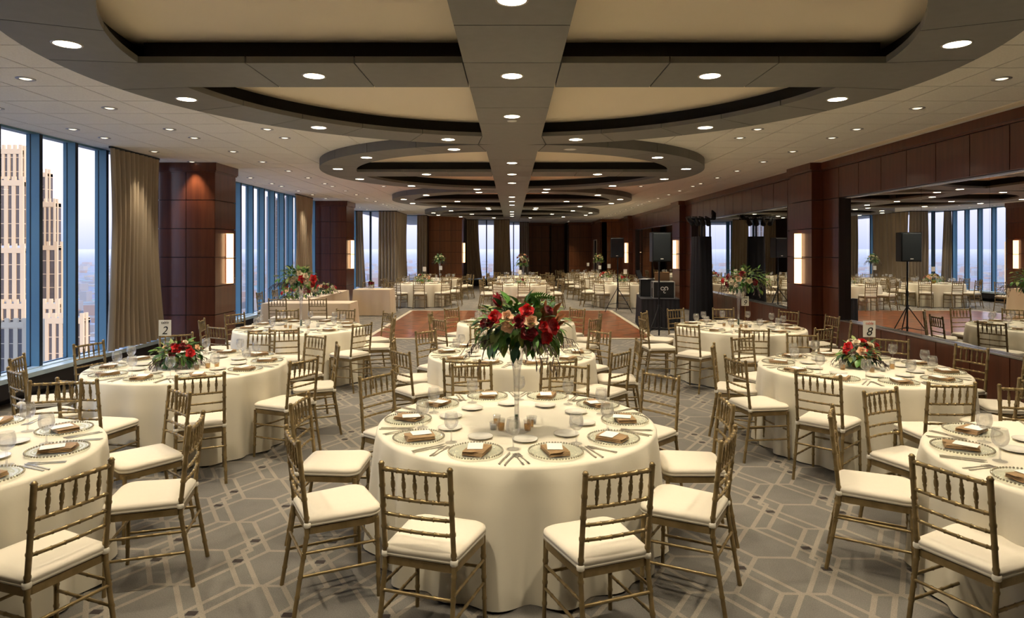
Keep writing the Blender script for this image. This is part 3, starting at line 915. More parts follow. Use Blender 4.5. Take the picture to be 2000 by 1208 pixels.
ttop = MB().lathe([(.001, .735), (.90, .735), (.90, .757), (.001, .757)], 48, smooth=False).mesh('tabletop', M['ply'])
tleg = MB()
for a_ in range(4):
    c, s_ = math.cos(PI/4+a_*PI/2)*.5, math.sin(PI/4+a_*PI/2)*.5
    tleg.tube([(c, s_, 0), (c, s_, .735)], .014, 8)
tleg = tleg.mesh('folding_leg_frame', M['blackmetal'])
def rect_cloth(x0, x1, y0, y1, label, m='tancloth', seed=1, hem=.015):
    r_ = random.Random(seed); per = []
    nx, ny = 40, 16
    def corner(px_, py_, i): pass
    for i in range(nx): per.append((x0+(x1-x0)*i/nx, y0, 0, -1))
    for i in range(ny): per.append((x1, y0+(y1-y0)*i/ny, 1, 0))
    for i in range(nx): per.append((x1-(x1-x0)*i/nx, y1, 0, 1))
    for i in range(ny): per.append((x0, y1-(y1-y0)*i/ny, -1, 0))
    n = len(per); V = []; rows = 8
    for k in range(rows+1):
        t = k/rows
        for i, (x, y, nx_, ny_) in enumerate(per):
            e_ = min(abs(x-x0), abs(x-x1))+min(abs(y-y0), abs(y-y1))
            cr = math.exp(-(e_/.10)**2)
            w = .018*t*math.sin(i*.55+seed)+.05*t*cr+.012*t
            d = Vector((nx_, ny_))
            if cr > .5: d = Vector(((x-(x0+x1)/2)/abs(x-(x0+x1)/2)*.7, (y-(y0+y1)/2)/abs(y-(y0+y1)/2)*.7))
            V.append((x+d.x*w, y+d.y*w, TZ-.004-(TZ-.004-hem)*t))
    fs = [tuple(range(n))]
    for k in range(rows):
        for i in range(n):
            j = (i+1) % n; fs.append((k*n+i, (k+1)*n+i, (k+1)*n+j, k*n+j))
    mb = MB().add(V, fs[1:], True); mb.add(V[:n], [fs[0]], False)
    o = ob('tablecloth', mb.mesh('tablecloth', M[m]), None, label=label+' covering a long table', cat='tablecloth')
    return o

# ================================================================== tableware
beads = MB()
for i in range(56):
    a = 2*PI*i/56; beads.ball((.155*math.cos(a), .155*math.sin(a), .016), .0062, 6, 3)
CH = [('glass_plate', MB().lathe([(.001, .003), (.10, .003), (.112, .006), (.152, .013), (.155, .016), (.152, .0165), (.11, .010), (.10, .007), (.001, .007)], 40).mesh('glass_plate', M['charger'])),
      ('beaded_rim', beads.mesh('beaded_rim', M['bead']))]
CHF = [('glass_plate', MB().lathe([(.001, .003), (.155, .014), (.152, .0165), (.001, .007)], 20).mesh('glass_plate', M['charger'])),
       ('beaded_rim', MB().lathe([(.150, .012), (.160, .012), (.160, .02), (.150, .02), (.150, .012)], 24).mesh('beaded_rim', M['bead']))]
nap = MB()
for k in range(4):
    z = .0085+k*.0052; o_ = .002*(k % 2)
    nap.bbox(-.062+o_, .062+o_*.5, -.088+.003*k, .088-.002*k, z, z+.0049, .002)
nap.add([(-.06, -.088, .0295), (.0, -.094, .0325), (.062, -.05, .0305), (.062, .088, .0295), (-.06, .088, .0295)], [(0, 1, 2, 3, 4)])
NAP = nap.mesh('napkin', M['napkin'])
CARD = MB().box(-.044, .044, -.06, .06, 0, .0016).mesh('menu_card', M['card'])
BRD = MB().lathe([(.001, .002), (.045, .002), (.05, .005), (.078, .013), (.0785, .0145), (.076, .0145), (.05, .008), (.001, .006)], 28).mesh('bread_plate', M['plate'])
GOB = [('foot', MB().lathe([(.001, .0015), (.036, .0015), (.036, .003), (.012, .006), (.005, .012), (.0045, .05), (.006, .078)], 18).mesh('foot', M['clear'])),
       ('bowl', MB().lathe([(.006, .078), (.02, .084), (.036, .10), (.0435, .125), (.042, .15), (.036, .182), (.035, .182), (.041, .15), (.0422, .125), (.035, .102), (.018, .087), (.001, .085)], 20).mesh('bowl', M['clear']))]
fork = MB().box(-.0035, .0035, -.10, .035, .001, .0035).box(-.006, .006, -.10, -.06, .001, .0035).box(-.011, .011, .035, .055, .001, .0035)
for i in range(4): fork.box(-.011+i*.0063, -.011+i*.0063+.0032, .055, .095, .001, .0035)
FORK = fork.mesh('fork', M['steel'])
KNF = MB().box(-.005, .005, -.11, -.01, .001, .005).add([(-.005, -.01, .002), (.008, 0, .002), (.009, .08, .002), (.0, .112, .002), (-.005, .11, .002), (-.005, -.01, .0035), (.008, 0, .0035), (.009, .08, .0035), (.0, .112, .0035), (-.005, .11, .0035)],
      [(4, 3, 2, 1, 0), (5, 6, 7, 8, 9), (0, 1, 6, 5), (1, 2, 7, 6), (2, 3, 8, 7), (3, 4, 9, 8), (4, 0, 5, 9)]).mesh('knife', M['steel'])

def item(mesh_or_proto, name, c, rz, lx, ly, z, label, cat, group, drz=0):
    w = Matrix.Rotation(rz, 2) @ Vector((lx, ly))
    x, y = c[0]+w.x, c[1]+w.y
    if not inframe(x, y, z, 420): return
    if isinstance(mesh_or_proto, list): spawn(mesh_or_proto, name, (x, y, z), rz+drz, label, cat, group)
    else: ob(name, mesh_or_proto, None, (x, y, z), (0, 0, rz+drz), label, cat, group)
def table(idx, c, phase, where, far=0, rb=1.40, cfar=False, angs=None):
    """where: how the table can be told; phase in degrees, measured from the camera side"""
    q = random.Random(100+idx)
    t = spawn([('tabletop', ttop), ('folding_leg_frame', tleg)], 'round_table', (c[0], c[1], 0), q.uniform(0, 6), 'round folding table hidden under the cloth of '+where, 'table', None)
    ob('tablecloth', CLOTHS[idx % 4], None, (c[0], c[1], 0), (0, 0, q.uniform(0, 6)), 'floor-length ivory cloth draped over '+where, 'tablecloth')
    z = TZ+.001
    dfl = Vector((0-c[0], 17-c[1]))                    # towards the middle of the dance floor
    a_df = math.atan2(dfl.x, -dfl.y)
    angs = angs or [phase+36*k for k in range(10)]
    NS = len(angs)
    rank = sorted(range(NS), key=lambda k: (R(angs[k])-a_df+R(18)) % (2*PI))
    ORD = ['first', 'second', 'third', 'fourth', 'fifth', 'sixth', 'seventh', 'eighth', 'ninth', 'tenth']
    for k in range(NS):
        # angle grows anticlockwise seen from above, so clockwise order runs backwards
        no = ORD[(NS-rank.index(k)) % NS]
        at = '%s, %s seat clockwise from the dance floor' % (where, no)
        a = R(angs[k])                      # 0 = towards the camera, positive to the right
        rz = a                              # sitter looks at the centre
        if True:
            j = q.uniform(-.04, .05); ja = R(q.uniform(-7, 7))
            r_ = rb-.215+j
            aa = a+R(q.uniform(-2, 2))
            chair(c[0]+r_*math.sin(aa), c[1]-r_*math.cos(aa), aa+ja, 'ivory cushioned gold chair at '+at.replace(' seat', ''), 'chairs at '+where, cfar)
        d = R(q.uniform(-6, 6))
        item(CHF if far else CH, 'charger_plate', c, rz, q.uniform(-.01, .01), -.735, z, 'beaded glass charger at '+at, 'charger plate', 'chargers on '+where)
        item(NAP, 'napkin', c, rz, q.uniform(-.015, .015), -.735, z, 'folded brown napkin at '+at, 'napkin', 'napkins on '+where, q.choice([0, 0, PI/2, .4, -.35])+d)
        if far < 2:
            item(CARD, 'menu_card', c, rz, q.uniform(-.012, .012), -.715, z+.0335, 'white menu card at '+at, 'card', 'menu cards on '+where, q.choice([0, .3, -.3, PI/2])+d)
            item(BRD, 'bread_plate', c, rz, -.075+q.uniform(-.012, .012), -.46+q.uniform(-.012, .012), z, 'white bread plate at '+at, 'plate', 'bread plates on '+where)
        item(GOB, 'wine_goblet', c, rz, .175+q.uniform(-.015, .015), -.595+q.uniform(-.015, .015), z, 'clear goblet at '+at, 'glass', 'goblets on '+where)
        if far == 0:
            for x_, y_, io in ((-.20, -.77, 'inner'), (-.226, -.775, 'outer')):
                item(FORK, 'fork', c, rz, x_+q.uniform(-.006, .006), y_, z, io+' fork at '+at, 'fork', 'forks on '+where, R(q.uniform(-4, 4)))
            for x_, y_, io in ((.195, -.77, 'inner'), (.222, -.775, 'outer')):
                item(KNF, 'knife', c, rz, x_+q.uniform(-.006, .006), y_, z, io+' knife at '+at, 'knife', 'knives on '+where, R(q.uniform(-4, 4)))
TAB = {
 'T1': ((.03, 4.41), 17, 'the trumpet vase table', 0, 1.43),
 'T2': ((.0, 7.29), 17, 'the middle votive table', 0, 1.34),
 'T3': ((.06, 10.34), 18, 'the dance floor edge table', 1, 1.36),
 'L0': ((-3.34, 3.6), 65.5, 'the bare window table', 0, 1.43),
 'L1': ((-3.25, 6.55), -4.7, 'the twiggy bowl table', 0, 1.43),
 'L2': ((-3.17, 9.7), 11, 'the head-side round table', 0, 1.36),
 'R0': ((3.3, 3.5), -74, 'the bare mirror table', 0, 1.36),
 'R1': ((3.41, 6.38), -3, 'the brass bowl table', 0, 1.38),
 'R2': ((3.42, 9.75), -11.5, 'the pilaster vase table', 0, 1.43),
 'F1': ((-3.1, 22.3), 5, 'the lime flower table', 2, 1.38),
 'F2': ((-2.9, 25.6), 20, 'the column vase table', 2, 1.38),
 'F3': ((.3, 21.3), 3, 'the centre far table', 2, 1.38),
 'F4': ((.35, 24.5), 18, 'the burgundy vase table', 2, 1.38),
 'F5': ((.3, 27.7), 8, 'the last centre table', 2, 1.38),
 'F6': ((3.72, 22.1), -6, 'the loudspeaker table', 2, 1.38),
 'F7': ((3.6, 25.1), 12, 'the second wall table', 2, 1.38),
 'F8': ((3.6, 28.1), 0, 'the ivory vase table', 2, 1.38),
 'F9': ((3.5, 31.1), 9, 'the service door table', 2, 1.38),
}
SEATS = {'L0': [65.5, 101, 141, 188, 226, 262, 298, 334, 24], 'R0': [-72, -113, -150, 157, 118, 80, 42, 5, -33],
         'L2': [10, 50, 88, 126, 165, 205, 245, 285, 326]}
for i, (k, v) in enumerate(TAB.items()):
    table(i, v[0], v[1], v[2], v[3], v[4], cfar=k[0] == 'F', angs=SEATS.get(k))

# ================================================================== head tables by the second window bay
rect_cloth(-5.4, -3.5, 13.98, 14.72, 'champagne cloth of the head table nearest the round tables', seed=2)
rect_cloth(-5.4, -4.66, 14.95, 18.55, 'champagne cloth of the head table along the window', seed=4)
rect_cloth(-4.58, -3.52, 18.7, 19.5, 'champagne cloth of the head table next to the dance floor corner', seed=6)
def long_table(x0, x1, y0, y1, lb):
    t = empty('long_table', ((x0+x1)/2, (y0+y1)/2, 0), 0, lb, 'table')
    a, b = (x1-x0)/2-.03, (y1-y0)/2-.03
    ob('tabletop', MB().box(-a, a, -b, b, .72, .75).mesh('tabletop', M['ply']), t)
    for u in (-1, 1):
        for w in (-1, 1): ob('leg', MB().tube([(u*(a-.1), w*(b-.08), 0), (u*(a-.1), w*(b-.08), .72)], .014, 8).mesh('leg', M['blackmetal']), t)
long_table(-5.4, -3.5, 13.98, 14.72, 'long table hidden under the head table cloth nearest the round tables')
long_table(-5.4, -4.66, 14.95, 18.55, 'long table hidden under the head table cloth along the window')
long_table(-4.58, -3.52, 18.7, 19.5, 'long table hidden under the head table cloth next to the dance floor')
for x in (-4.85, -4.02): chair(x, 13.62, R(3), 'gold chiavari chair with its back to the round tables at the near head table', 'chairs at the near head table')
for y in (15.3, 16.3, 17.3): chair(-5.72, y, -PI/2, 'gold chiavari chair between the window and the long head table', 'chairs by the window at the head table')
for x in (-4.45, -3.75): chair(x, 19.86, PI, 'gold chiavari chair on the far side of the corner head table', 'chairs behind the corner head table')

# ================================================================== flowers
def petal(mb, r, h, a, tilt, w, curl, cup, z0=0, mi=0):
    V = []; nu, nv = 4, 4
    for i in range(nu+1):
        u = i/nu
        for j in range(nv+1):
            v = j/nv-.5
            wid = w*math.sin(PI*min(1, .22+.72*u))*(1 if u < .85 else .9)
            ang = a+v*wid
            rr = r*(.25+.75*math.sin(PI/2*u))+tilt*u*u*r+curl*max(0, u-.7)*r*1.6-abs(v)*cup*r*u
            V.append((rr*math.cos(ang), rr*math.sin(ang), z0+h*u-curl*max(0, u-.75)*h*1.2))
    m = nv+1
    fs = [(i*m+j, i*m+j+1, (i+1)*m+j+1, (i+1)*m+j) for i in range(nu) for j in range(nv)]
    mb.add(V, fs, True, mi)
def rose(m):
    mb = MB(); q = random.Random(5)
    for n, r, h, tilt, w, curl in ((3, .24, .86, -.1, 2.8, .0), (4, .42, .90, -.08, 2.4, .05), (5, .62, .86, -.05, 2.1, .12), (5, .82, .74, .0, 1.9, .2), (6, .98, .55, .06, 1.7, .3), (5, 1.06, .34, .14, 1.7, .3)):
        o_ = q.uniform(0, 6)
        for i in range(n): petal(mb, r, h, o_+2*PI*i/n+q.uniform(-.15, .15), tilt, w, curl, .1, -.35)
    mb.ball((0, 0, -.2), .42, 8, 5)
    return mb.mesh('rose', m)
ROSE = {k: rose(M[k]) for k in ('red', 'wine', 'blush', 'ivory')}
def leafq(mb, p, d, up, L, w, mi=0, bend=.25):
    d = d.normalized(); s_ = d.cross(up)
    if s_.length < 1e-3: s_ = d.cross(Vector((1, 0, 0)))
    s_.normalize(); n = s_.cross(d)
    V = []; prof = (0.04, .8, 1, .7, .03)
    for i, k in enumerate(prof):
        t = i/4; c = p+d*(L*t)-n*(bend*L*t*t)
        V += [c-s_*(w*k)+n*(w*.3*k), c, c+s_*(w*k)+n*(w*.3*k)]
    fs = []
    for i in range(4):
        a = i*3; fs += [(a, a+1, a+4, a+3), (a+1, a+2, a+5, a+4)]
    mb.add(V, fs, True, mi)
def bouquet(name, base, ctr, rx, rz_, blooms, label, seed, vase='none', leaves=130, drape=.6, kinds=('leaf', 'leafd', 'leafl'), vh=None, small=False):
    """base: where the vase stands; ctr: centre of the flower ball; blooms: (offset, size, colour)"""
    q = random.Random(seed); base = Vector(base); ctr = Vector(ctr)
    t = empty(name, base, 0, label, 'flowers')
    o_ = ctr-base
    if vase == 'trumpet':
        h = o_.z-rz_*.55
        v = MB().lathe([(.001, .003), (.075, .003), (.075, .008), (.03, .016), (.017, .03), (.016, h*.35), (.024, h*.7), (.05, h*.97), (.058, h), (.055, h), (.045, h*.95), (.02, h*.68), (.012, h*.35), (.012, .06), (.001, .055)], 24)
        ob('vase', v.mesh('vase', M['clear']), t)
        ob('vase_stem', MB().tube([(0, 0, .02), (0, 0, .11)], [.012, .010], 10).mesh('vase_stem', M['leafd']), t)
    elif vase == 'bowl':
        ob('bowl', MB().lathe([(.001, .002), (.055, .002), (.06, .01), (.085, .06), (.09, .10), (.086, .10), (.08, .06), (.05, .014), (.001, .012)], 24).mesh('bowl', M['brass']), t)
    elif vase == 'glassbowl':
        ob('bowl', MB().lathe([(.001, .002), (.065, .002), (.08, .03), (.085, .11), (.082, .11), (.076, .03), (.001, .012)], 24).mesh('bowl', M['clear']), t)
    fo = {k: MB() for k in kinds}
    for i in range(leaves):
        a = q.uniform(0, 2*PI); b = math.asin(q.uniform(-.75, .98))
        n = Vector((math.cos(a)*math.cos(b), math.sin(a)*math.cos(b), math.sin(b)))
        p = o_+Vector((n.x*rx, n.y*rx, n.z*rz_))*q.uniform(.35, .85)
        d = (n+Vector((q.uniform(-.6, .6), q.uniform(-.6, .6), q.uniform(-.6, .35)-(drape if n.z < 0 else 0))))
        L = q.uniform(.05, .11)*(1 if not small else .8)
        leafq(fo[kinds[i % len(kinds)]], p, d, Vector((0, 0, 1)), L, L*q.uniform(.2, .34), 0, q.uniform(.1, .5))
    for k in kinds:
        fo[k].v = [(x, y, max(z, .006)) for x, y, z in fo[k].v]
        ob('foliage', fo[k].mesh('foliage', M[k]), t, kind='stuff')
    # drooping willow-like sprigs
    tw = MB()
    for i in range(min(leaves//9, 24)):
        a = q.uniform(0, 2*PI); c, s_ = math.cos(a), math.sin(a)
        p0 = o_+Vector((c*rx*.6, s_*rx*.6, -.25*rz_)); p1 = o_+Vector((c*rx*1.05, s_*rx*1.05, -.45*rz_)); p2 = o_+Vector((c*rx*1.25, s_*rx*1.25, -rz_*q.uniform(.7, 1.25)))
        if p2.z < .015: p2.z = .015+.03*q.random()
        if p1.z < .015: p1.z = .03
        tw.tube([p0, p1, p2], [.0025, .002, .001], 4, False)
        for j in range(9):
            t_ = j/9; pp = p0.lerp(p1, t_*2) if t_ < .5 else p1.lerp(p2, t_*2-1)
            leafq(tw, pp, (p2-p0).normalized()+Vector((q.uniform(-.7, .7), q.uniform(-.7, .7), q.uniform(-.5, .2))), Vector((0, 0, 1)), q.uniform(.03, .06), .0045)
    tw.v = [(x, y, max(z, .006)) for x, y, z in tw.v]
    ob('sprigs', tw.mesh('sprigs', M['twig']), t, kind='stuff')
    for off, size, colr in blooms:
        off = Vector(off); d = Vector((off.x, off.y, off.z*1.0+.03))
        r_ = ob('rose', ROSE[colr], t, o_+off, d.to_track_quat('Z', 'Y').to_euler(), scale=(size*.8,)*3)
        r_.rotation_euler.rotate_axis('Z', q.uniform(0, 6))
    return t
def from_px(lst, ctr, rx, rz_):
    out = []
    for x, y, s_, c in lst:
        k = ctr[1]/F
        dx = (x-1000)*k-ctr[0]; dz = EYE-(y-HOR)*k-ctr[2]
        f_ = max(.05, 1-(dx/rx)**2-(dz/rz_)**2)
        dy = -rx*.8*math.sqrt(f_)
        k2 = (ctr[1]+dy)/F
        out.append((((x-1000)*k2-ctr[0], dy, EYE-(y-HOR)*k2-ctr[2]), s_, c))
    return out
def scatter_blooms(n, rx, rz_, cols, size, seed):
    q = random.Random(seed); out = []
    for i in range(n):
        a = 2.4*i+q.uniform(-.3, .3); b = R(q.uniform(-5, 75))
        out.append(((rx*.85*math.cos(a)*math.cos(b), rx*.85*math.sin(a)*math.cos(b), rz_*.85*math.sin(b)), size*q.uniform(.8, 1.15), cols[i % len(cols)]))
    return out
# trumpet vase table
C1 = (.062, 4.22, 1.425)
b1 = from_px([(966, 620, .05, 'red'), (990, 619, .042, 'blush'), (992, 637, .046, 'blush'), (1013, 629, .044, 'wine'), (1029, 607, .048, 'red'), (1037, 628, .044, 'blush'),
              (1033, 649, .056, 'wine'), (1081, 638, .052, 'red'), (1062, 638, .036, 'red'), (1068, 660, .046, 'red'), (944, 632, .034, 'wine'), (957, 630, .034, 'wine'), (1072, 606, .034, 'wine')], C1, .35, .22)
b1 += [((.05, .2, .12), .05, 'red'), ((-.16, .18, .06), .048, 'blush'), ((.2, .14, .02), .048, 'red'), ((-.02, .25, -.02), .05, 'wine')]
bt = bouquet('floral_centrepiece', (.03, 4.15, TZ), C1, .33, .21, b1, 'tall trumpet vase of red, burgundy and blush roses with trailing greenery', 11, 'trumpet', 420, .6)
pr = MB(); q = random.Random(2); o_ = Vector(C1)-Vector((.03, 4.15, TZ))
for (x, y, z), d, n, L, w in (((-.13, -.05, .12), (-.45, -.1, 1), 14, .12, .011), ((.16, -.12, .06), (.35, -.3, .55), 34, .10, .013)):
    for i in range(n):
        leafq(pr, o_+Vector((x+q.uniform(-.05, .05)*(n > 20), y+q.uniform(-.03, .03), z+q.uniform(-.09, .05)*(n > 20))), Vector(d)+Vector((q.uniform(-.35, .35), q.uniform(-.35, .35), q.uniform(-.3, .3))), Vector((0, -1, .2)), L*q.uniform(.7, 1), w, 0 if n < 20 else 1)
ob('protea_and_dried_leaves', pr.mesh('protea_and_dried_leaves', M['wine'], M['copper']), bt, label='dark red protea and dried copper leaves', kind='stuff')
fern = MB()
p0 = o_+Vector((.0, .05, .13)); p1 = o_+Vector((.06, .0, .235)); p2 = o_+Vector((.2, -.05, .19)); prev = p0
P = [p0*(1-s_)**2+p1*(2*s_*(1-s_))+p2*s_*s_ for s_ in [i/16 for i in range(17)]]
fern.tube(P, .002, 4, False)
for i in range(2, 17):
    for sd in (-1, 1): leafq(fern, P[i], (P[i]-P[i-1]).normalized()*.6+Vector((0, 0, sd*.7))+Vector((.1, -.3*sd, 0)), Vector((0, -1, 0)), .05*(1.2-i/20), .006)
ob('fern_frond', fern.mesh('fern_frond', M['leaf']), bt)
# table 2, low bowl
C2 = (-3.3, 6.42, .90)
b2 = from_px([(345, 681, .05, 'red'), (372, 690, .05, 'red'), (357, 676, .036, 'wine'), (386, 679, .034, 'blush'), (362, 668, .026, 'ivory'), (336, 690, .04, 'wine')], C2, .2, .14)
bouquet('low_floral_bowl', (-3.3, 6.42, TZ), C2, .23, .14, b2+scatter_blooms(6, .18, .12, ('red', 'blush', 'wine'), .04, 3), 'low glass bowl of red roses and twiggy greenery by the tall windows', 21, 'glassbowl', 190, .5)
# table 8
C8 = (3.43, 6.42, .895)
b8 = from_px([(1656, 677, .05, 'red'), (1672, 669, .042, 'ivory'), (1683, 686, .045, 'blush'), (1684, 666, .044, 'red'), (1700, 673, .042, 'ivory'), (1708, 693, .042, 'red'), (1713, 676, .046, 'red'), (1660, 667, .036, 'ivory')], C8, .2, .14)
bouquet('low_floral_bowl', (3.43, 6.42, TZ), C8, .2, .13, b8+scatter_blooms(5, .18, .11, ('red', 'ivory'), .042, 5), 'low brass bowl of red and ivory roses by the wall mirror', 31, 'bowl', 130, .6)
# table 9, tall
C9 = (3.53, 9.75, 1.47)
b9 = from_px([(1422, 541, .055, 'wine'), (1428, 551, .052, 'ivory'), (1420, 556, .05, 'wine'), (1443, 545, .05, 'blush'), (1464, 549, .045, 'ivory'), (1412, 549, .05, 'red'), (1475, 552, .05, 'wine'), (1437, 557, .04, 'ivory'), (1450, 535, .05, 'wine')], C9, .3, .2)
bouquet('floral_centrepiece', (3.44, 9.86, TZ), C9, .36, .24, b9, 'tall vase of burgundy and ivory roses with loose greenery by the wood pilaster', 41, 'trumpet', 240, .5)
# round table before the head tables, tall
CL = (-3.2, 9.7, 1.50)
bl = from_px([(590, 545, .06, 'red'), (612, 545, .07, 'red'), (611, 556, .05, 'red'), (585, 534, .045, 'ivory'), (597, 539, .046, 'ivory'), (598, 550, .05, 'ivory'), (572, 552, .05, 'ivory'), (573, 545, .04, 'ivory'), (559, 557, .05, 'red'), (563, 548, .04, 'blush')], CL, .32, .22)
bouquet('floral_centrepiece', (-3.15, 9.7, TZ), CL, .34, .22, bl, 'tall vase of red and ivory roses with broad greenery before the head tables', 51, 'trumpet', 240, .5)
# head table garland
for i, (x, y) in enumerate(((-5.05, 14.95), (-5.0, 15.9), (-4.85, 16.9))):
    bouquet('head_table_flowers', (x, y, TZ), (x, y, .90), .32, .16, scatter_blooms(14, .30, .14, ('red', 'ivory', 'wine', 'blush'), .055, 60+i), ['low', 'middle', 'end'][i]+' mound of red and ivory roses along the window head table', 61+i, 'none', 120, .5)
bouquet('bud_vase_flowers', (-4.15, 19.1, TZ), (-4.15, 19.1, .93), .07, .08, scatter_blooms(5, .07, .07, ('wine',), .05, 9), 'small vase of burgundy flowers on the corner head table', 66, 'glassbowl', 30, .2, small=True)
# far tables
bouquet('low_floral_bowl', (-3.05, 22.2, TZ), (-3.05, 22.2, .93), .38, .17, scatter_blooms(14, .33, .15, ('ivory', 'blush', 'ivory', 'wine'), .06, 71), 'low spread of ivory flowers and lime greenery on a far round table', 71, 'bowl', 150, .3, ('leafl', 'leaf', 'leafl'))
bouquet('floral_centrepiece', (-2.86, 25.6, TZ), (-2.86, 25.6, 1.53), .26, .22, scatter_blooms(8, .24, .2, ('ivory',), .045, 72), 'tall vase of greenery with ivory blooms before the far wood column', 72, 'trumpet', 170, .2)
bouquet('floral_centrepiece', (.42, 24.6, TZ), (.40, 24.6, 1.48), .28, .34, scatter_blooms(16, .26, .32, ('wine', 'blush', 'wine', 'ivory'), .065, 73), 'tall vase of burgundy and blush flowers before the far window corner', 73, 'trumpet', 150, .3)
bouquet('low_floral_bowl', (.3, 21.3, TZ), (.3, 21.3, .9), .22, .12, scatter_blooms(8, .2, .1, ('wine', 'ivory'), .05, 74), 'low burgundy and ivory flowers on the first table behind the dance floor', 74, 'glassbowl', 70, .3)
bouquet('floral_centrepiece', (3.72, 28.0, TZ), (3.72, 28.0, 1.52), .26, .22, scatter_blooms(9, .24, .2, ('ivory', 'blush'), .06, 75), 'tall vase of ivory flowers before the service door', 75, 'trumpet', 110, .2, ('leaf', 'leafl', 'leaf'))
bouquet('low_floral_bowl', (3.62, 25.1, TZ), (3.62, 25.1, .93), .3, .16, scatter_blooms(10, .27, .14, ('wine', 'red', 'blush'), .06, 76), 'low burgundy flowers on the second table along the wood wall', 76, 'glassbowl', 90, .3)
bouquet('low_floral_bowl', (3.78, 22.1, TZ), (3.78, 22.1, .92), .26, .14, scatter_blooms(9, .24, .12, ('wine', 'red', 'copper' and 'wine'), .055, 77), 'low burgundy flowers on the far table beside the loudspeaker', 77, 'glassbowl', 90, .3)

# ---- votives
VT = [('tumbler', MB().lathe([(.001, .002), (.021, .002), (.026, .075), (.0245, .075), (.02, .006), (.001, .006)], 16).mesh('tumbler', M['clear'])),
      ('amber_wax', MB().lathe([(.001, .006), (.0195, .006), (.0225, .046), (.001, .046)], 14).mesh('amber_wax', M['amber']))]
VL = [('cup', MB().lathe([(.001, .002), (.022, .002), (.028, .05), (.0265, .05), (.02, .006), (.001, .006)], 16).mesh('cup', M['clear'])),
      ('candle', MB().lathe([(.001, .006), (.018, .006), (.018, .03), (.001, .03)], 14).mesh('candle', M['white']))]
for nm, c, spots in (('the trumpet vase', (.03, 4.2), ((-.13, .08), (-.10, -.02), (.09, .05), (-.15, -.0), (.07, -.04), (.11, .14))),
                     ('the twiggy flower bowl', (-3.25, 6.42), ((.27, -.06), (.33, .0), (.2, -.14), (-.26, .02))),
                     ('the brass flower bowl', (3.43, 6.42), ((-.23, -.14), (-.18, -.02), (-.02, -.27), (.1, -.24), (.27, -.1), (.3, .02))),
                     ('the pilaster vase', (3.46, 9.8), ((-.26, 0), (-.18, -.14), (.0, -.2), (.08, -.14), (-.06, -.16))),
                     ('the head-side vase', (-3.15, 9.7), ((-.2, -.1), (-.1, -.18), (.15, -.15), (.25, 0))),
                     ('the middle table centre', (0, 7.29), ((-.2, 0), (-.1, -.12), (.05, .1), (.15, -.05), (.25, .1), (-.25, .14)))):
    for i, (x, y) in enumerate(spots):
        tall = i % 2 == 0 or i == 1
        spawn(VT if tall else VL, 'votive_holder', (c[0]+x, c[1]+y, TZ+.001), 0, ('clear amber votive tumbler ' if tall else 'clear cup votive with white candle ')+('on the window side of ' if x < 0 else 'on the mirror side of ')+nm, 'candle', ('amber' if tall else 'white')+' votives beside '+nm+(' window side' if x < 0 else ' mirror side'))

# ---- numbered table cards
def text_mesh(txt, size, m, shear=0):
    cu = bpy.data.curves.new('lettering', 'FONT'); cu.body = txt; cu.size = size; cu.align_x = 'CENTER'; cu.extrude = .0006; cu.shear = shear
    o = bpy.data.objects.new('lettering', cu); COL.objects.link(o)
    bpy.context.view_layer.update()
    me = bpy.data.meshes.new_from_object(o.evaluated_get(bpy.context.evaluated_depsgraph_get()))
    bpy.data.objects.remove(o); me.materials.clear(); me.materials.append(m)
    return me
def number_card(x, y, zc, w, h, num, label, red, ry=0):
    t = empty('number_card', (x, y, TZ), ry, label, 'sign')
    ob('stand', MB().tube([(0, 0, .003), (0, 0, zc-TZ-h/2)], .0025, 6).lathe([(.001, .0), (.03, .0), (.03, .004), (.001, .006)], 16).mesh('stand', M['brass']), t)
    c = ob('card', MB().box(-w/2, w/2, -.0015, .0015, zc-TZ-h/2, zc-TZ+h/2).mesh('card', M['card']), t)
    if num:
        ob('number', text_mesh(num, h*.72, M['ink'], .25), c, (-.004, -.0022, zc-TZ-h*.40), (PI/2, 0, 0))
        ob('word', text_mesh('table', h*.24, M['inkred'] if red else M['ink'], .2), c, (0, -.0022, zc-TZ+h*.27), (PI/2, 0, 0))
number_card(-3.40, 6.36, 1.158, .118, .155, '2', 'white card on a thin stand lettered with a two', False, .08)
number_card(3.50, 6.36, 1.148, .118, .16, '8', 'white card on a thin stand lettered with an eight', True, -.06)
number_card(3.50, 9.75, 1.15, .11, .145, '9', 'white card on a thin stand lettered with a nine', False, -.05)
for x, y, z, lb in ((-2.98, 22.1, 1.25, 'blank-looking white card by the yellow-green flowers of a far table'), (-2.78, 25.3, 1.2, 'blank-looking white card before the tall vase by the far wood column'),
                 (.29, 23.9, 1.08, 'blank-looking white card behind the dance floor centre'), (3.82, 21.9, 1.17, 'blank-looking white card on the far table beside the loudspeaker'),
                 (3.72, 24.9, 1.28, 'blank-looking white card on the second table along the wood wall'), (3.76, 27.8, 1.15, 'blank-looking white card below the tall ivory flowers'),
                 (3.62, 30.9, 1.2, 'blank-looking white card on the last table by the service door')):
    number_card(x, y, z, .12, .16, None, lb, False)

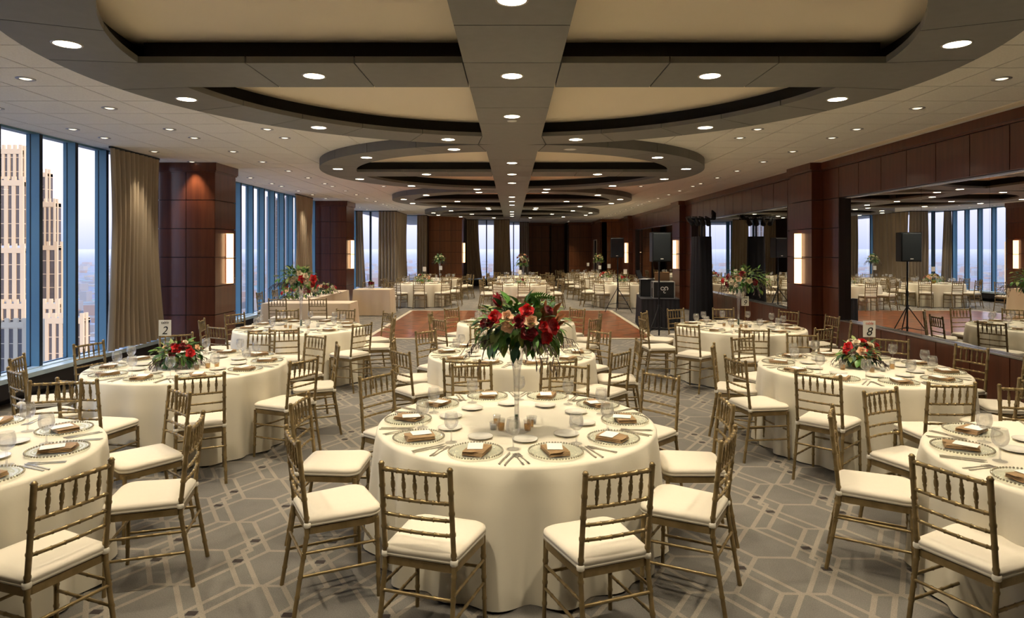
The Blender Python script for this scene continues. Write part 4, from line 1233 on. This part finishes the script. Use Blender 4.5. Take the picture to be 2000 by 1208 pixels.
# ================================================================== DJ corner
def speaker(x, y, ry, label, slabel, z0=1.67, h=.61, w=.40):
    t = empty('loudspeaker', (x, y, z0), ry, label, 'loudspeaker')
    pf = [(-w/2, -.17), (w/2, -.17), (w/2-.05, .17), (-w/2+.05, .17)]
    ob('cabinet', MB().prism(pf, 0, h).mesh('cabinet', M['black']), t)
    ob('grille', MB().bbox(-w/2+.012, w/2-.012, -.192, -.168, .02, h-.02, .008).mesh('grille', M['grille']), t)
    ob('badge', MB().prism([(.03*math.cos(a*PI/6), .0) for a in range(0)] or [(-.03, -.196), (.03, -.196), (.03, -.19), (-.03, -.19)], .05, .068).mesh('badge', M['white']), t)
    ob('handle', MB().bbox(-.09, .09, .165, .19, h*.55, h*.65, .006).mesh('handle', M['blackmetal']), t)
    s_ = empty('speaker_stand', (x, y, 0), ry, slabel, 'stand')
    ob('pole', MB().tube([(0, 0, .12), (0, 0, z0)], [.018, .016], 10).mesh('pole', M['blackmetal']), s_)
    ob('collar', MB().tube([(0, 0, .95), (0, 0, 1.05)], .026, 10).tube([(.02, 0, 1.0), (.06, 0, 1.0)], .009, 6).mesh('collar', M['black']), s_)
    ob('hub', MB().tube([(0, 0, .68), (0, 0, .76)], .03, 10).tube([(0, 0, .26), (0, 0, .31)], .026, 10).mesh('hub', M['black']), s_)
    for k in range(3):
        a = k*2*PI/3+R(-20); c, q_ = math.cos(a), math.sin(a)
        l = ob('leg', MB().tube([(c*.03, q_*.03, .70), (c*.34, q_*.34, .25), (c*.47, q_*.47, .012)], .011, 7).mesh('leg', M['blackmetal']), s_)
        ob('brace', MB().tube([(c*.025, q_*.025, .28), (c*.34, q_*.34, .25)], .008, 6).mesh('brace', M['blackmetal']), l)
        ob('rubber_foot', MB().ball((c*.47, q_*.47, .014), .014, 8, 5).mesh('rubber_foot', M['black']), l)
speaker(3.08, 13.6, R(6), 'black loudspeaker on a tripod in front of the DJ table', 'black tripod stand in front of the DJ table')
speaker(3.23, 19.85, R(-14), 'black loudspeaker on a tripod at the far dance floor corner', 'black tripod stand at the far dance floor corner')
# draped table
def drape_table(x0, x1, y0, y1, h, label):
    per = []; n1, n2 = 36, 60
    for i in range(n1): per.append((x0+(x1-x0)*i/n1, y0, 0, -1))
    for i in range(n2): per.append((x1, y0+(y1-y0)*i/n2, 1, 0))
    for i in range(n1): per.append((x1-(x1-x0)*i/n1, y1, 0, 1))
    for i in range(n2): per.append((x0, y1-(y1-y0)*i/n2, -1, 0))
    n = len(per); V = []
    for k in range(5):
        t = k/4
        for i, (x, y, a, b) in enumerate(per):
            w = .018*(.3+t)*math.sin(i*1.5)+.02*t
            V.append((x+a*w, y+b*w, h-(h-.012)*t))
    mb = MB().add(V, [(k*n+i, (k+1)*n+i, (k+1)*n+(i+1) % n, k*n+(i+1) % n) for k in range(4) for i in range(n)], True)
    mb.box(x0-.01, x1+.01, y0-.01, y1+.01, h-.004, h+.006)
    return mb
dj = empty('dj_table', (3.62, 16.25, 0), R(-7), 'black skirted DJ table beside the dance floor', 'table')
ob('skirt', drape_table(-.44, .46, -.78, .78, .735, '').mesh('skirt', M['blackcloth']), dj)
ob('tabletop', MB().box(-.42, .44, -.76, .76, .70, .728).mesh('tabletop', M['ply']), dj)
def case(x, y, z, rz, w, d, h, label, mark):
    t = empty('flight_case', (x, y, z), rz, label, 'case')
    ob('shell', MB().bbox(-w/2, w/2, -d/2, d/2, 0, h, .006).mesh('shell', M['black']), t)
    e_ = MB()
    for a in (-1, 1):
        for b in (-1, 1): e_.box(a*w/2-.012, a*w/2+.012, b*d/2-.012, b*d/2+.012, 0, h)
    e_.box(-w/2-.006, w/2+.006, -d/2-.006, d/2+.006, h-.012, h+.004).box(-w/2-.006, w/2+.006, -d/2-.006, d/2+.006, 0, .014)
    ob('edge_extrusion', e_.mesh('edge_extrusion', M['laptop'] if mark == 2 else M['blackmetal']), t)
    if mark:
        lg = MB()
        for (cx, cz, r0, r1, a0, a1) in ((-.035, .30, .028, .045, 20, 340), (.055, .30, .028, .05, -60, 250), (.02, .22, .02, .034, 90, 330)):
            V = []; n = 14
            for i in range(n+1):
                a = R(a0+(a1-a0)*i/n)
                for r in (r0, r1): V.append((cx+r*math.cos(a), -d/2-.009, cz+r*math.sin(a)))
            lg.add(V, [(2*i, 2*i+2, 2*i+3, 2*i+1) for i in range(n)])
        lg.xf(Matrix.Translation((0, 0, -.06)))
        ob('white_emblem', lg.mesh('white_emblem', M['white']), t, label='white looped emblem')
    ob('latch', MB().box(-w/2-.012, -w/2, -.04, .02, h*.6, h*.85).mesh('latch', M['laptop']), t)
case(3.68, 15.85, .742, R(-7), .50, .5, .40, 'black equipment case with a white emblem on the DJ table', 2)
case(3.52, 16.48, .742, R(-7), .52, .45, .42, 'plain black equipment case behind the emblem case on the DJ table', 0)
lp = empty('laptop', (3.38, 16.45, 1.166), R(60), 'open laptop on the plain black equipment case', 'laptop')
ob('keyboard_base', MB().bbox(-.17, .17, -.12, .12, 0, .016, .004).mesh('keyboard_base', M['laptop']), lp)
ob('screen', MB().bbox(-.17, .17, 0, .01, 0, .23, .003).xf(Matrix.Translation((0, .12, .014)) @ Matrix.Rotation(R(-18), 4, 'X')).mesh('screen', M['black']), lp)
cl = empty('case_lid', (3.72, 16.0, 1.15), R(-10), 'brown plywood case lid leaning on the equipment cases', 'case lid')
ob('panel', MB().bbox(-.2, .16, -.012, .012, 0, .22, .004).xf(Matrix.Rotation(R(14), 4, 'X')).mesh('panel', M['ply']), cl)
# truss tower in black scrim with a light bar
tw = empty('light_tower', (4.97, 17.0, 0), R(20), 'black scrim wrapped lighting tower before the wall mirror', 'light tower')
scr = MB(); n = 48; V = []
for k in range(7):
    t = k/6
    for i in range(n):
        a = 2*PI*i/n; w = .012*math.sin(a*11+2*t)
        c, s_ = math.cos(a), math.sin(a); m_ = max(abs(c), abs(s_))
        r_ = (.26-.06*t)+w
        V.append((r_*c/m_**.6, r_*s_/m_**.6, .01+2.25*t))
scr.add(V, [(k*n+i, k*n+(i+1) % n, (k+1)*n+(i+1) % n, (k+1)*n+i) for k in range(6) for i in range(n)], True)
ob('scrim', scr.mesh('scrim', M['blackcloth']), tw)
ob('base_plate', MB().box(-.2, .2, -.2, .2, 0, .02).mesh('base_plate', M['blackmetal']), tw)
ob('mast', MB().tube([(0, 0, .02), (0, 0, 2.75)], .025, 10).mesh('mast', M['blackmetal']), tw)
bar = ob('light_bar', MB().tube([(-.42, 0, 2.72), (.42, 0, 2.72)], .02, 8).mesh('light_bar', M['blackmetal']), tw)
hd = MB().tube([(0, 0, .09), (0, 0, -.02), (0, 0, -.10), (0, 0, -.12)], [.045, .06, .065, .06], 12).box(-.075, -.065, -.015, .015, -.02, .14).box(.065, .075, -.015, .015, -.02, .14).box(-.075, .075, -.015, .015, .13, .145).mesh('spotlight_head', M['black'])
for i in range(5): ob('spotlight_head', hd, tw, (-.36+.18*i, -.02, 2.66+(.16 if i == 4 else 0)), (R(-35), R(-15+12*i), 0))
